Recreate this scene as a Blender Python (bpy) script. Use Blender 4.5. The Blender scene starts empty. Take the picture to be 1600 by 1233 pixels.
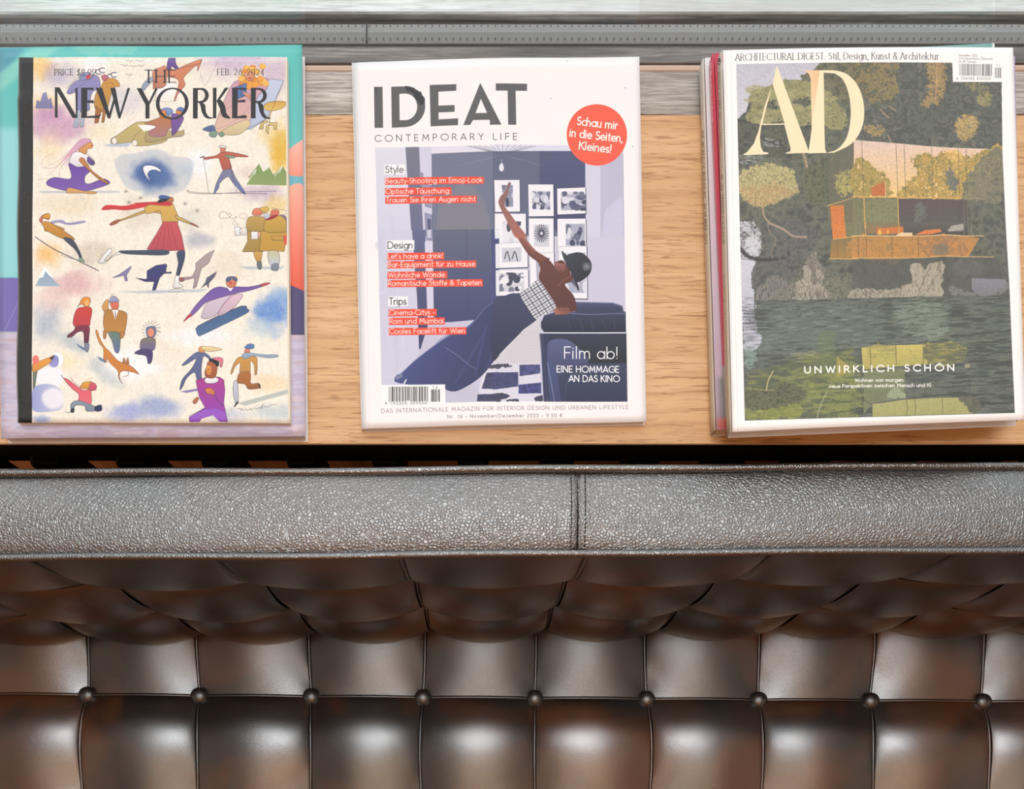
import bpy, bmesh, math, random
import numpy as np
from mathutils import Vector

sc = bpy.context.scene
# ------------------------------------------------------------------ camera, world, lights, exposure
F, U0, V0 = 1200.0, 747.0, 1200.0        # focal length in px of the 1600 px frame, nadir of the shifted straight-down view
ZC = 1.366                                # camera height over the floor
SILL = 0.80
cam_d = bpy.data.cameras.new('camera'); cam = bpy.data.objects.new('camera', cam_d); sc.collection.objects.link(cam)
cam.location = (0, 0, ZC); cam.rotation_euler = (0, 0, 0)
cam_d.sensor_width = 36; cam_d.lens = 36 * F / 1600
cam_d.shift_x = (800 - U0) / 1600; cam_d.shift_y = (V0 - 616.5) / 1600
cam_d.clip_start = 0.02
sc.camera = cam
sc.view_settings.view_transform = 'Standard'; sc.view_settings.look = 'None'
sc.view_settings.gamma = 1; sc.view_settings.use_curve_mapping = False
sc.view_settings.exposure = -0.45
world = bpy.data.worlds.new('overcast_sky'); sc.world = world; world.use_nodes = True
bg = world.node_tree.nodes['Background']
bg.inputs[0].default_value = (0.93, 0.97, 1.0, 1); bg.inputs[1].default_value = 2.3
def area(name, loc, rot, sx, sy, power, col, portal=False):
    d = bpy.data.lights.new(name, 'AREA'); d.shape = 'RECTANGLE'; d.size = sx; d.size_y = sy; d.energy = power; d.color = col
    o = bpy.data.objects.new(name, d); o.location = loc; o.rotation_euler = rot; sc.collection.objects.link(o)
    if portal: d.cycles.is_portal = True
    return o
area('window_portal', (0.15, 0.545, 2.04), (math.radians(-90), 0, 0), 5.1, 2.5, 1, (1, 1, 1), True)
area('added_wall_fill', (0.2, -0.9, 3.2), (math.radians(-35), 0, 0), 2.4, 0.3, 24, (1.0, 0.66, 0.38))  # unseen warm light, added so the leather mirrors a lit back wall
area('added_seat_light', (0.05, 0.24, 3.36), (0, 0, 0), 1.5, 0.46, 36, (0.95, 0.98, 1.0))  # unseen panel, added to put highlights on the seat pads
area('low_side_light', (-1.5, 0.40, 0.30), (0, math.radians(-90), 0), 0.3, 0.3, 12, (1.0, 0.80, 0.60))  # unseen light, added to brighten the wood behind the radiator
sc.cycles.max_bounces = 8; sc.cycles.diffuse_bounces = 4; sc.cycles.sample_clamp_indirect = 6
sc.cycles.use_denoising = True

# ------------------------------------------------------------------ helpers
def P(u, v, z):
    d = ZC - z
    return Vector(((u - U0) * d / F, (V0 - v) * d / F, z))
def link(name, data, parent=None):
    o = bpy.data.objects.new(name, data); sc.collection.objects.link(o)
    if parent is not None:
        o.parent = parent; o.matrix_parent_inverse = parent_world(parent).inverted()
    return o
def parent_world(p):
    from mathutils import Matrix
    m = Matrix.Translation(p.location)
    return m if p.parent is None else m          # parts sit at the world origin, only root empties are moved
def mesh(name, verts, faces, mat, parent=None, smooth=True, uvs=None, origin=None):
    me = bpy.data.meshes.new(name)
    if origin is not None: verts = [(v[0] - origin[0], v[1] - origin[1], v[2] - origin[2]) for v in verts]
    me.from_pydata([tuple(v) for v in verts], [], faces)
    if uvs is not None:
        ul = me.uv_layers.new(name='UVMap'); li = np.zeros(len(me.loops), dtype=np.int32)
        me.loops.foreach_get('vertex_index', li)
        ul.data.foreach_set('uv', np.asarray(uvs, dtype=np.float32)[li].ravel())
    me.materials.append(mat)
    if smooth: me.polygons.foreach_set('use_smooth', [True] * len(me.polygons))
    me.update()
    o = link(name, me, parent)
    if origin is not None: o.location = origin
    return o
def root(name, label, cat, loc, group=None):
    o = bpy.data.objects.new(name, None); sc.collection.objects.link(o); o.location = loc; o.empty_display_size = .05
    o['label'] = label; o['category'] = cat
    if group: o['group'] = group
    return o
def structure(o, label=None):
    o['kind'] = 'structure'
    if label: o['label'] = label
    return o
def box_data(x0, x1, y0, y1, z0, z1, bev=0.0, seg=2):
    bm = bmesh.new(); bmesh.ops.create_cube(bm, size=1)
    for v in bm.verts:
        v.co = Vector((x0 + (v.co.x + .5) * (x1 - x0), y0 + (v.co.y + .5) * (y1 - y0), z0 + (v.co.z + .5) * (z1 - z0)))
    if bev: bmesh.ops.bevel(bm, geom=list(bm.edges), offset=bev, segments=seg, affect='EDGES', profile=.5)
    return bm
def bmobj(name, bm, mat, parent=None, smooth=False):
    me = bpy.data.meshes.new(name); bm.to_mesh(me); bm.free(); me.materials.append(mat)
    if smooth: me.polygons.foreach_set('use_smooth', [True] * len(me.polygons))
    return link(name, me, parent)
def box(name, x0, x1, y0, y1, z0, z1, mat, parent=None, bev=0.0):
    return bmobj(name, box_data(x0, x1, y0, y1, z0, z1, bev), mat, parent)
def tube(name, pts, r, mat, parent=None, n=10):
    pts = [Vector(p) for p in pts]; V = []; Fc = []
    for i, p in enumerate(pts):
        t = (pts[min(i + 1, len(pts) - 1)] - pts[max(i - 1, 0)]).normalized()
        up = Vector((0, 0, 1)) if abs(t.z) < .9 else Vector((1, 0, 0))
        a = t.cross(up).normalized(); b = a.cross(t)
        for k in range(n):
            th = 2 * math.pi * k / n; V.append(p + (a * math.cos(th) + b * math.sin(th)) * r)
    for i in range(len(pts) - 1):
        for k in range(n):
            Fc.append((i * n + k, i * n + (k + 1) % n, (i + 1) * n + (k + 1) % n, (i + 1) * n + k))
    Fc.append(tuple(range(n - 1, -1, -1))); Fc.append(tuple((len(pts) - 1) * n + k for k in range(n)))
    return mesh(name, V, Fc, mat, parent)

# ------------------------------------------------------------------ node materials
class NT:
    def __init__(s, name):
        s.m = bpy.data.materials.new(name); s.m.use_nodes = True; s.t = s.m.node_tree
        s.b = s.t.nodes['Principled BSDF']; s.tc = s.t.nodes.new('ShaderNodeTexCoord')
    def n(s, typ, **kw):
        nd = s.t.nodes.new('ShaderNode' + typ)
        for k, v in kw.items():
            if k in nd.inputs.keys(): nd.inputs[k].default_value = v
            else: setattr(nd, k, v)
        return nd
    def l(s, a, b): s.t.links.new(a, b)
    def mapped(s, scale, rot=(0, 0, 0), loc=(0, 0, 0)):
        m = s.n('Mapping'); m.inputs['Scale'].default_value = scale; m.inputs['Rotation'].default_value = rot; m.inputs['Location'].default_value = loc
        s.l(s.tc.outputs['Object'], m.inputs['Vector']); return m.outputs[0]
    def noise(s, scale_vec, scale=1.0, detail=4, rough=.6, dist=0, rot=(0, 0, 0), loc=(0, 0, 0)):
        nd = s.n('TexNoise'); nd.inputs['Scale'].default_value = scale; nd.inputs['Detail'].default_value = detail
        nd.inputs['Roughness'].default_value = rough; nd.inputs['Distortion'].default_value = dist
        s.l(s.mapped(scale_vec, rot, loc), nd.inputs['Vector']); return nd.outputs['Fac']
    def ramp(s, fac, stops):
        r = s.n('ValToRGB'); e = r.color_ramp.elements
        while len(e) < len(stops): e.new(.5)
        for el, (p, c) in zip(e, stops): el.position = p; el.color = (*c, 1) if len(c) == 3 else c
        s.l(fac, r.inputs[0]); return r.outputs[0]
    def mix(s, fac, a, b, mode='MIX'):
        m = s.n('Mix', data_type='RGBA', blend_type=mode)
        for v, i in ((fac, 0), (a, 6), (b, 7)):
            if hasattr(v, 'links'): s.l(v, m.inputs[i])
            elif isinstance(v, (int, float)): m.inputs[i].default_value = v
            else: m.inputs[i].default_value = (*v, 1)
        return m.outputs[2]
    def bump(s, h, strength=.3, dist=.001, prev=None):
        b = s.n('Bump'); b.inputs['Strength'].default_value = strength; b.inputs['Distance'].default_value = dist
        s.l(h, b.inputs['Height'])
        if prev is not None: s.l(prev, b.inputs['Normal'])
        return b.outputs[0]
    def set(s, **kw):
        for k, v in kw.items():
            k = k.replace('_', ' ')
            if hasattr(v, 'links'): s.l(v, s.b.inputs[k])
            elif isinstance(v, tuple) and len(v) == 3: s.b.inputs[k].default_value = (*v, 1)
            else: s.b.inputs[k].default_value = v
        return s
def lin(r, g, b): return tuple(((c / 255 + .055) / 1.055) ** 2.4 if c > 10 else c / 255 / 12.92 for c in (r, g, b))
def plain(name, col, rough=.5, metal=0.0, spec=.5):
    t = NT(name); n_ = t.noise((60, 60, 60), 1, 3)
    t.set(Base_Color=t.mix(n_, tuple(c * .9 for c in col), tuple(min(1, c * 1.08) for c in col)), Roughness=rough, Metallic=metal, Specular_IOR_Level=spec)
    return t.m

def oak_material():
    t = NT('oak_veneer')
    g1 = t.noise((1.1, 20, 20), 1.6, 5, .55, .8)                      # broad figure along the board
    g2 = t.noise((26, 560, 560), 1.0, 3, .6, 1.5)                     # pores
    w = t.n('TexWave', wave_type='BANDS', bands_direction='Y'); w.inputs['Scale'].default_value = 14; w.inputs['Distortion'].default_value = 9
    w.inputs['Detail'].default_value = 3; w.inputs['Detail Scale'].default_value = .8
    t.l(t.mapped((.55, 1.7, 1)), w.inputs['Vector'])
    c = t.ramp(g1, [(.25, lin(204, 158, 108)), (.5, lin(217, 173, 124)), (.75, lin(228, 188, 142))])
    c = t.mix(t.ramp(w.outputs['Fac'], [(.0, (0.34,) * 3), (.45, (0,) * 3)]), c, lin(186, 136, 88))
    c = t.mix(t.ramp(g2, [(.36, (.8,) * 3), (.46, (0,) * 3)]), c, lin(158, 108, 64))
    t.set(Base_Color=c, Roughness=.42, Normal=t.bump(g2, .25, .0004))
    return t.m
def weathered_material(name, bright, seed):
    t = NT(name)
    a = t.noise((3, 60, 60), 1.2, 8, .7, .5, loc=(seed, seed, 0)); b = t.noise((40, 900, 900), .8, 3, .7, .3, loc=(0, seed, 0))
    d = t.noise((2.2, 9, 9), 1.0, 3, .5, 0, loc=(seed * 2.3, 0, 0))
    lo, mid, hi = bright
    c = t.ramp(a, [(.33, lo), (.47, mid), (.62, hi)])
    c = t.mix(t.ramp(b, [(.4, (.55,) * 3), (.55, (0,) * 3)]), c, tuple(x * .6 for x in lo))
    c = t.mix(t.ramp(d, [(.40, (.85,) * 3), (.56, (0,) * 3)]), c, tuple(x * .9 for x in lo))
    t.set(Base_Color=c, Roughness=.55, Normal=t.bump(a, .5, .0012, t.bump(b, .3, .0006)))
    return t.m
def leather_material(name, grain=430, gstr=.55, rough=(.30, .46), refl_mottle=1.0, spec=.9, ior=1.75):
    t = NT(name)
    v = t.n('TexVoronoi', feature='DISTANCE_TO_EDGE'); v.inputs['Scale'].default_value = grain
    wn = t.n('TexNoise'); wn.inputs['Scale'].default_value = 160; wn.inputs['Detail'].default_value = 2
    t.l(t.tc.outputs['Object'], wn.inputs['Vector'])
    wv = t.mix(.006, (0, 0, 0), (0, 0, 0)); m = t.n('VectorMath', operation='MULTIPLY_ADD')
    t.l(wn.outputs['Color'], m.inputs[0]); m.inputs[1].default_value = (.0016, .0016, .0016); t.l(t.tc.outputs['Object'], m.inputs[2])
    t.l(m.outputs[0], v.inputs['Vector'])
    cell = t.ramp(v.outputs['Distance'], [(.0, (0,) * 3), (.22, (.8,) * 3), (.5, (1,) * 3)])
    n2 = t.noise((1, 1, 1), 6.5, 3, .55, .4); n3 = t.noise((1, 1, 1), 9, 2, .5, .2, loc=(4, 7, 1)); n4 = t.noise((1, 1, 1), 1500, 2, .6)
    warm = t.mix(t.ramp(n2, [(.45, (0,) * 3), (.62, (refl_mottle,) * 3)]), (.012, .0115, .0115), (.105, .036, .011))  # brown mottling: warm room reflections painted into the leather colour
    cool = t.mix(t.ramp(n3, [(.5, (0,) * 3), (.68, (.8 * refl_mottle,) * 3)]), warm, (.020, .024, .024))
    r = t.n('MapRange'); r.inputs['To Min'].default_value = rough[0]; r.inputs['To Max'].default_value = rough[1]; t.l(n3, r.inputs['Value'])
    t.set(IOR=ior, Base_Color=cool, Roughness=r.outputs[0], Specular_IOR_Level=spec,
          Normal=t.bump(cell, gstr, .00035, t.bump(n4, .15, .0003)))
    return t.m
def print_material(name, img, rough=.38):
    t = NT(name); im = t.n('TexImage'); im.image = img; im.extension = 'EXTEND'
    t.l(t.tc.outputs['UV'], im.inputs['Vector'])
    t.set(Base_Color=im.outputs['Color'], Roughness=rough, Specular_IOR_Level=.4, Normal=t.bump(t.noise((1, 1, 1), 26, 2, .5), .12, .002))
    return t.m
# ------------------------------------------------------------------ ink on paper: a small painter that draws the flat print of the covers
def arc(cx, cy, rx, ry, a0, a1, n=12):
    return [(cx + rx * math.cos(math.radians(a0 + (a1 - a0) * i / n)), cy + ry * math.sin(math.radians(a0 + (a1 - a0) * i / n))) for i in range(n + 1)]
def cat(pts, closed=True, k=5):
    p = [np.array(q, float) for q in pts]; n = len(p); out = []
    rng = range(n) if closed else range(n - 1)
    for i in rng:
        p0, p1, p2, p3 = (p[(i - 1) % n], p[i], p[(i + 1) % n], p[(i + 2) % n]) if closed else (p[max(i - 1, 0)], p[i], p[i + 1], p[min(i + 2, n - 1)])
        for j in range(k):
            t = j / k
            out.append(tuple(.5 * ((2 * p1) + (-p0 + p2) * t + (2 * p0 - 5 * p1 + 4 * p2 - p3) * t * t + (-p0 + 3 * p1 - 3 * p2 + p3) * t ** 3)))
    if not closed: out.append(tuple(p[-1]))
    return out
# skeleton letters: advance, strokes; cap height 1, x-height .64, y up
X = .64
def _bowl(x0, y0, y1, w):
    r = (y1 - y0) / 2
    return [(x0, y1), (x0 + w - r, y1)] + arc(x0 + w - r, (y0 + y1) / 2, r, r, 90, -90) + [(x0, y0)]
GL = {
 'A': (.80, [[(0, 0), (.38, 1), (.76, 0)], [(.13, .3), (.63, .3)]]), 'B': (.60, [[(0, 0), (0, 1)], _bowl(0, .53, 1, .44), _bowl(0, 0, .53, .5)]),
 'C': (.86, [arc(.47, .5, .47, .5, 42, 318, 24)]), 'D': (.80, [[(0, 0), (0, 1)], [(0, 1), (.25, 1)] + arc(.25, .5, .48, .5, 90, -90, 18) + [(0, 0)]]),
 'E': (.56, [[(0, 0), (0, 1)], [(0, 1), (.46, 1)], [(0, .5), (.42, .5)], [(0, 0), (.48, 0)]]), 'F': (.54, [[(0, 0), (0, 1)], [(0, 1), (.46, 1)], [(0, .5), (.42, .5)]]),
 'G': (.92, [arc(.47, .5, .47, .5, 42, 360, 26) + [(.56, .5)]]), 'H': (.76, [[(0, 0), (0, 1)], [(.64, 0), (.64, 1)], [(0, .5), (.64, .5)]]),
 'I': (.16, [[(.02, 0), (.02, 1)]]), 'J': (.42, [[(.3, 1), (.3, .24)] + arc(.1, .24, .2, .24, 0, -110)]), 'K': (.66, [[(0, 0), (0, 1)], [(.54, 1), (.02, .48)], [(.16, .6), (.6, 0)]]),
 'L': (.5, [[(0, 1), (0, 0), (.44, 0)]]), 'M': (.94, [[(.04, 0), (.12, 1), (.44, .25), (.76, 1), (.84, 0)]]), 'N': (.82, [[(0, 0), (0, 1)], [(0, 1), (.68, 0)], [(.68, 0), (.68, 1)]]),
 'O': (1.04, [arc(.5, .5, .5, .5, 0, 360, 30)]), 'P': (.56, [[(0, 0), (0, 1)], _bowl(0, .45, 1, .48)]), 'Q': (1.04, [arc(.5, .5, .5, .5, 0, 360, 30), [(.6, .25), (.95, -.04)]]),
 'R': (.62, [[(0, 0), (0, 1)], _bowl(0, .47, 1, .48), [(.22, .47), (.56, 0)]]), 'S': (.56, [arc(.25, .76, .21, .24, 35, 270, 12) + arc(.25, .27, .24, .27, 90, -150, 12)]),
 'T': (.64, [[(.29, 0), (.29, 1)], [(0, 1), (.58, 1)]]), 'U': (.74, [[(0, 1), (0, .31)] + arc(.31, .31, .31, .31, 180, 360, 12) + [(.62, 1)]]), 'V': (.76, [[(0, 1), (.36, 0), (.72, 1)]]),
 'W': (1.08, [[(0, 1), (.27, 0), (.52, .9), (.77, 0), (1.04, 1)]]), 'X': (.66, [[(0, 0), (.6, 1)], [(0, 1), (.6, 0)]]), 'Y': (.68, [[(0, 1), (.32, .48), (.64, 1)], [(.32, .48), (.32, 0)]]),
 'Z': (.62, [[(0, 1), (.54, 1), (0, 0), (.56, 0)]]),
 'a': (.64, [arc(.28, .31, .28, .31, 0, 360, 20), [(.56, X), (.56, 0)]]), 'b': (.64, [[(0, 1.04), (0, 0)], arc(.29, .31, .28, .31, 0, 360, 20)]),
 'c': (.52, [arc(.29, .32, .28, .32, 48, 312, 16)]), 'd': (.66, [arc(.28, .31, .28, .31, 0, 360, 20), [(.56, 1.04), (.56, 0)]]),
 'e': (.60, [[(.02, .33), (.54, .33)] + arc(.28, .32, .27, .32, 2, 318, 18)]), 'f': (.34, [[(.12, 0), (.12, .82)] + arc(.26, .84, .14, .18, 180, 80, 6), [(0, X), (.28, X)]]),
 'g': (.64, [arc(.28, .31, .28, .31, 0, 360, 20), [(.56, X), (.56, -.04)] + arc(.29, -.06, .27, .24, 0, -150, 10)]), 'h': (.58, [[(0, 1.04), (0, 0)], [(0, .36)] + arc(.22, .38, .22, .25, 180, 0, 10) + [(.44, 0)]]),
 'i': (.17, [[(.02, X), (.02, 0)], [(.02, .88), (.02, .9)]]), 'j': (.2, [[(.06, X), (.06, -.12)] + arc(-.04, -.12, .1, .12, 0, -90, 5), [(.06, .88), (.06, .9)]]),
 'k': (.52, [[(0, 1.04), (0, 0)], [(.42, X), (.02, .28)], [(.12, .36), (.46, 0)]]), 'l': (.17, [[(.02, 1.04), (.02, 0)]]),
 'm': (.92, [[(0, X), (0, 0)], [(0, .36)] + arc(.2, .4, .2, .24, 180, 0, 8) + [(.4, 0)], [(.4, .36)] + arc(.59, .4, .19, .24, 180, 0, 8) + [(.78, 0)]]),
 'n': (.58, [[(0, X), (0, 0)], [(0, .36)] + arc(.22, .38, .22, .26, 180, 0, 10) + [(.44, 0)]]), 'o': (.66, [arc(.29, .32, .29, .32, 0, 360, 20)]),
 'p': (.64, [[(0, X), (0, -.3)], arc(.29, .31, .28, .31, 0, 360, 20)]), 'q': (.64, [[(.56, X), (.56, -.3)], arc(.28, .31, .28, .31, 0, 360, 20)]),
 'r': (.36, [[(0, X), (0, 0)], [(0, .34)] + arc(.24, .36, .24, .28, 180, 80, 7)]), 's': (.44, [arc(.19, .47, .15, .17, 40, 270, 9) + arc(.19, .16, .18, .16, 90, -150, 9)]),
 't': (.36, [[(.13, .9), (.13, .16)] + arc(.27, .16, .14, .16, 180, 280, 5), [(0, X), (.3, X)]]), 'u': (.58, [[(0, X), (0, .24)] + arc(.22, .24, .22, .24, 180, 360, 10), [(.44, X), (.44, 0)]]),
 'v': (.52, [[(0, X), (.24, 0), (.48, X)]]), 'w': (.78, [[(0, X), (.19, 0), (.37, .58), (.55, 0), (.74, X)]]), 'x': (.5, [[(0, 0), (.44, X)], [(0, X), (.44, 0)]]),
 'y': (.52, [[(0, X), (.25, 0)], [(.5, X), (.14, -.3)]]), 'z': (.48, [[(0, X), (.4, X), (0, 0), (.42, 0)]]),
 '0': (.66, [arc(.28, .5, .28, .5, 0, 360, 22)]), '1': (.4, [[(.04, .84), (.2, 1), (.2, 0)]]), '2': (.58, [arc(.25, .73, .24, .27, 160, -30, 12) + [(0, 0), (.5, 0)]]),
 '3': (.56, [arc(.23, .76, .22, .24, 150, -90, 10) + arc(.23, .27, .25, .27, 90, -150, 12)]), '4': (.6, [[(.38, 0), (.38, 1), (0, .28), (.52, .28)]]),
 '5': (.56, [[(.44, 1), (.1, 1), (.05, .55)] + arc(.22, .31, .26, .31, 120, -140, 12)]), '6': (.6, [[(.36, 1), (.06, .46)], arc(.27, .31, .26, .31, 0, 360, 18)]),
 '7': (.54, [[(0, 1), (.48, 1), (.14, 0)]]), '8': (.6, [arc(.26, .76, .21, .24, 0, 360, 16), arc(.26, .27, .26, .27, 0, 360, 16)]), '9': (.6, [[(.18, 0), (.48, .54)], arc(.27, .69, .26, .31, 0, 360, 18)]),
 '.': (.2, [[(.03, .02), (.04, .02)]]), ',': (.2, [[(.06, .04), (.0, -.16)]]), '!': (.2, [[(.04, 1), (.04, .28)], [(.04, .02), (.04, .03)]]), ':': (.2, [[(.04, .04), (.05, .04)], [(.04, .52), (.05, .52)]]),
 '-': (.34, [[(0, .34), (.26, .34)]]), '–': (.5, [[(0, .34), (.42, .34)]]), "'": (.16, [[(.03, 1.02), (.03, .78)]]), '/': (.42, [[(0, -.1), (.34, 1.08)]]), ' ': (.3, []),
 '&': (.74, [[(.66, 0), (.16, .7)] + arc(.3, .8, .16, .2, 200, -40, 10) + [(.12, .42)] + arc(.27, .25, .25, .25, 130, 350, 12) + [(.62, .46)]]),
 '$': (.56, [arc(.25, .74, .21, .22, 35, 270, 12) + arc(.25, .28, .23, .25, 90, -150, 12), [(.25, 1.1), (.25, -.1)]]), '€': (.7, [arc(.4, .5, .32, .5, 50, 310, 18), [(0, .58), (.5, .58)], [(0, .42), (.48, .42)]]),
}
_d = lambda x, y: [[(x - .11, y), (x - .10, y)], [(x + .11, y), (x + .12, y)]]
for ch, base, x, y in (('ä', 'a', .28, .88), ('ö', 'o', .29, .88), ('ü', 'u', .22, .88), ('Ö', 'O', .5, 1.22), ('Ü', 'U', .31, 1.22)):
    GL[ch] = (GL[base][0], GL[base][1] + _d(x, y))
GL['É'] = (GL['E'][0], GL['E'][1] + [[(.18, 1.12), (.34, 1.3)]])

def c8(c): return np.array(c, dtype=np.float32) / 255
class Canvas:
    """Print surface of one cover: coordinates given in picture units run through the cover's own four corners."""
    def __init__(s, quad, S, base=(255, 255, 255)):
        s.q = np.array(quad, float); s.S = S
        s.W = max(8, int(S * np.linalg.norm(s.q[1] - s.q[0]))); s.H = max(8, int(S * np.linalg.norm(s.q[3] - s.q[0])))
        s.a = np.ones((s.H, s.W, 3), np.float32) * c8(base); s.ctx(); s._n = {}
    def ctx(s, ox=0, oy=0, k=1.0): s.ox, s.oy, s.k = ox, oy, k; return s
    def mp(s, pts):
        p = np.array(pts, float).reshape(-1, 2) / s.k + (s.ox, s.oy); q = s.q
        A = q[1] - q[0]; B = q[3] - q[0]; C = q[0] - q[1] - q[3] + q[2]; ab = np.full((len(p), 2), .5)
        for _ in range(6):
            a, b = ab[:, :1], ab[:, 1:]
            f = q[0] + a * A + b * B + a * b * C - p; da = A + b * C; db = B + a * C
            det = da[:, 0] * db[:, 1] - da[:, 1] * db[:, 0]
            ab[:, 0] -= (f[:, 0] * db[:, 1] - f[:, 1] * db[:, 0]) / det
            ab[:, 1] -= (da[:, 0] * f[:, 1] - da[:, 1] * f[:, 0]) / det
        return ab * (s.W, s.H)
    def noise(s, scale, seed=0, sx=1.0, sy=1.0, octv=3):
        """fractal value noise over the whole sheet; scale in picture units"""
        key = (scale, seed, sx, sy, octv)
        if key in s._n: return s._n[key]
        r = np.random.RandomState(seed * 7919 + 13); out = np.zeros((s.H, s.W), np.float32); amp, tot = 1.0, 0
        for o in range(octv):
            cx, cy = max(1.5, s.S * scale * sx / 2 ** o), max(1.5, s.S * scale * sy / 2 ** o)
            gw, gh = int(s.W / cx) + 3, int(s.H / cy) + 3; g = r.rand(gh, gw).astype(np.float32)
            x = np.arange(s.W) / cx; y = np.arange(s.H) / cy; xi = x.astype(int); yi = y.astype(int); fx = x - xi; fy = y - yi
            fx = (fx * fx * (3 - 2 * fx)).astype(np.float32); fy = (fy * fy * (3 - 2 * fy)).astype(np.float32)[:, None]
            top = g[yi][:, xi] * (1 - fx) + g[yi][:, xi + 1] * fx; bot = g[yi + 1][:, xi] * (1 - fx) + g[yi + 1][:, xi + 1] * fx
            out += amp * (top * (1 - fy) + bot * fy); tot += amp; amp *= .55
        s._n[key] = out / tot; return s._n[key]
    def mask(s, loops, pad=0):
        L = [s.mp(l) for l in loops]; al = np.concatenate(L)
        x0 = int(max(0, math.floor(al[:, 0].min()) - pad)); x1 = int(min(s.W, math.ceil(al[:, 0].max()) + 1 + pad))
        y0 = int(max(0, math.floor(al[:, 1].min()) - pad)); y1 = int(min(s.H, math.ceil(al[:, 1].max()) + 1 + pad))
        if x1 <= x0 or y1 <= y0: return None
        a = np.concatenate(L); b = np.concatenate([np.roll(l, -1, 0) for l in L])
        m = np.zeros((y1 - y0, x1 - x0 + 1), np.float32); SUB = 3; w = x1 - x0
        for j in range((y1 - y0) * SUB):
            y = y0 + (j + .5) / SUB
            hit = (a[:, 1] <= y) != (b[:, 1] <= y)
            if not hit.any(): continue
            aa, bb = a[hit], b[hit]
            xs = np.sort(aa[:, 0] + (y - aa[:, 1]) * (bb[:, 0] - aa[:, 0]) / (bb[:, 1] - aa[:, 1])) - x0
            row = m[j // SUB]
            for k in range(0, len(xs) - 1, 2):
                p, q = min(max(xs[k], 0), w), min(max(xs[k + 1], 0), w)
                if q <= p: continue
                ip, iq = int(p), int(q)
                if ip == iq: row[ip] += (q - p)
                else:
                    row[ip] += ip + 1 - p; row[iq] += q - iq; row[ip + 1:iq] += 1
        return m[:, :-1] / SUB, x0, y0, x1, y1
    @staticmethod
    def blur(m, r):
        r = int(r)
        if r < 1: return m
        for ax in (0, 1):
            for _ in range(2):
                n = m.shape[ax]; p = [(0, 0), (0, 0)]; p[ax] = (r + 1, r); c = np.cumsum(np.pad(m, p), axis=ax)
                m = (c[2 * r + 1:] - c[:-2 * r - 1] if ax == 0 else c[:, 2 * r + 1:] - c[:, :-2 * r - 1]) / (2 * r + 1)
        return m
    def put(s, m, box, col):
        x0, y0, x1, y1 = box; reg = s.a[y0:y1, x0:x1]; m = m[..., None]
        s.a[y0:y1, x0:x1] = reg * (1 - m) + col * m
    def poly(s, pts, col, a=1.0, blur=0, multi=False, sm=False):
        loops = pts if multi else [pts]
        if sm: loops = [cat(l) for l in loops]
        r = int(blur * s.S / s.k); M = s.mask(loops, r * 3)
        if M is None: return
        m, *bx = M; s.put(np.clip(s.blur(m, r), 0, 1) * a, bx, c8(col))
    def grad(s, pts, c0, c1, d=(0, 1), a=1.0, sm=False, blur=0):
        """polygon whose ink runs from c0 to c1 along d"""
        if sm: pts = cat(pts)
        r = int(blur * s.S / s.k); M = s.mask([pts], r * 3)
        if M is None: return
        m, x0, y0, x1, y1 = M; yy, xx = np.mgrid[y0:y1, x0:x1]; t = (xx * d[0] + yy * d[1]).astype(np.float32)
        q = s.mp(pts); tq = q @ np.array(d, float); t = np.clip((t - tq.min()) / max(1e-6, tq.max() - tq.min()), 0, 1)[..., None]
        s.put(np.clip(s.blur(m, r), 0, 1) * a, (x0, y0, x1, y1), c8(c0) * (1 - t) + c8(c1) * t)
    def rag(s, pts, cols, scale=4, rough=.8, a=1.0, soft=1.5, seed=1, sx=1, sy=1, sm=True, edge=5, con=2.2, jit=.16):
        """ragged patch with mottled colour: foliage, rock, water"""
        if sm:
            pts = cat(pts, k=4); rr = random.Random(int(seed * 31 + len(pts)))
            for _ in range(2):
                o = []
                for p, q in zip(pts, pts[1:] + pts[:1]):
                    L = math.hypot(q[0] - p[0], q[1] - p[1]); j = L * jit * 2
                    o += [p, ((p[0] + q[0]) / 2 + rr.uniform(-j, j), (p[1] + q[1]) / 2 + rr.uniform(-j, j))]
                pts = o
        r = max(1, int(soft * s.S)); M = s.mask([pts], r * 3)
        if M is None: return
        m, x0, y0, x1, y1 = M; m = s.blur(m, r); n = s.noise(scale, seed, sx, sy)[y0:y1, x0:x1]; n2 = s.noise(scale * 1.3, seed + 50, sx, sy, 4)[y0:y1, x0:x1]
        al = np.clip((m - .5 + (n - .5) * rough * 2) * edge + .5, 0, 1) * a * np.clip(m * 4, 0, 1)
        t = np.clip((n2 - .5) * con + .5, 0, .999) * (len(cols) - 1); i = t.astype(int); f = (t - i)[..., None]; C = np.array([c8(c) for c in cols])
        s.put(al, (x0, y0, x1, y1), C[i] * (1 - f) + C[np.minimum(i + 1, len(cols) - 1)] * f)
    def dabs(s, pts, cols, n, size=2.2, seed=1, w=.7, a=.8, d=None):
        """short leafy brush marks inside an outline"""
        rr = random.Random(seed); xs = [p[0] for p in pts]; ys = [p[1] for p in pts]; x0, x1, y0, y1 = min(xs), max(xs), min(ys), max(ys); k = 0
        while k < n:
            x, y = rr.uniform(x0, x1), rr.uniform(y0, y1); k += 1
            ins = False
            for p, q in zip(pts, pts[1:] + pts[:1]):
                if (p[1] > y) != (q[1] > y) and x < (q[0] - p[0]) * (y - p[1]) / (q[1] - p[1]) + p[0]: ins = not ins
            if not ins: continue
            t = rr.uniform(0, 6.3) if d is None else d + rr.uniform(-.3, .3); L = size * s.k * rr.uniform(.4, 1)
            s.line([(x, y), (x + L * math.cos(t), y + L * math.sin(t))], w * rr.uniform(.6, 1.2), rr.choice(cols), a * rr.uniform(.5, 1))
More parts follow.
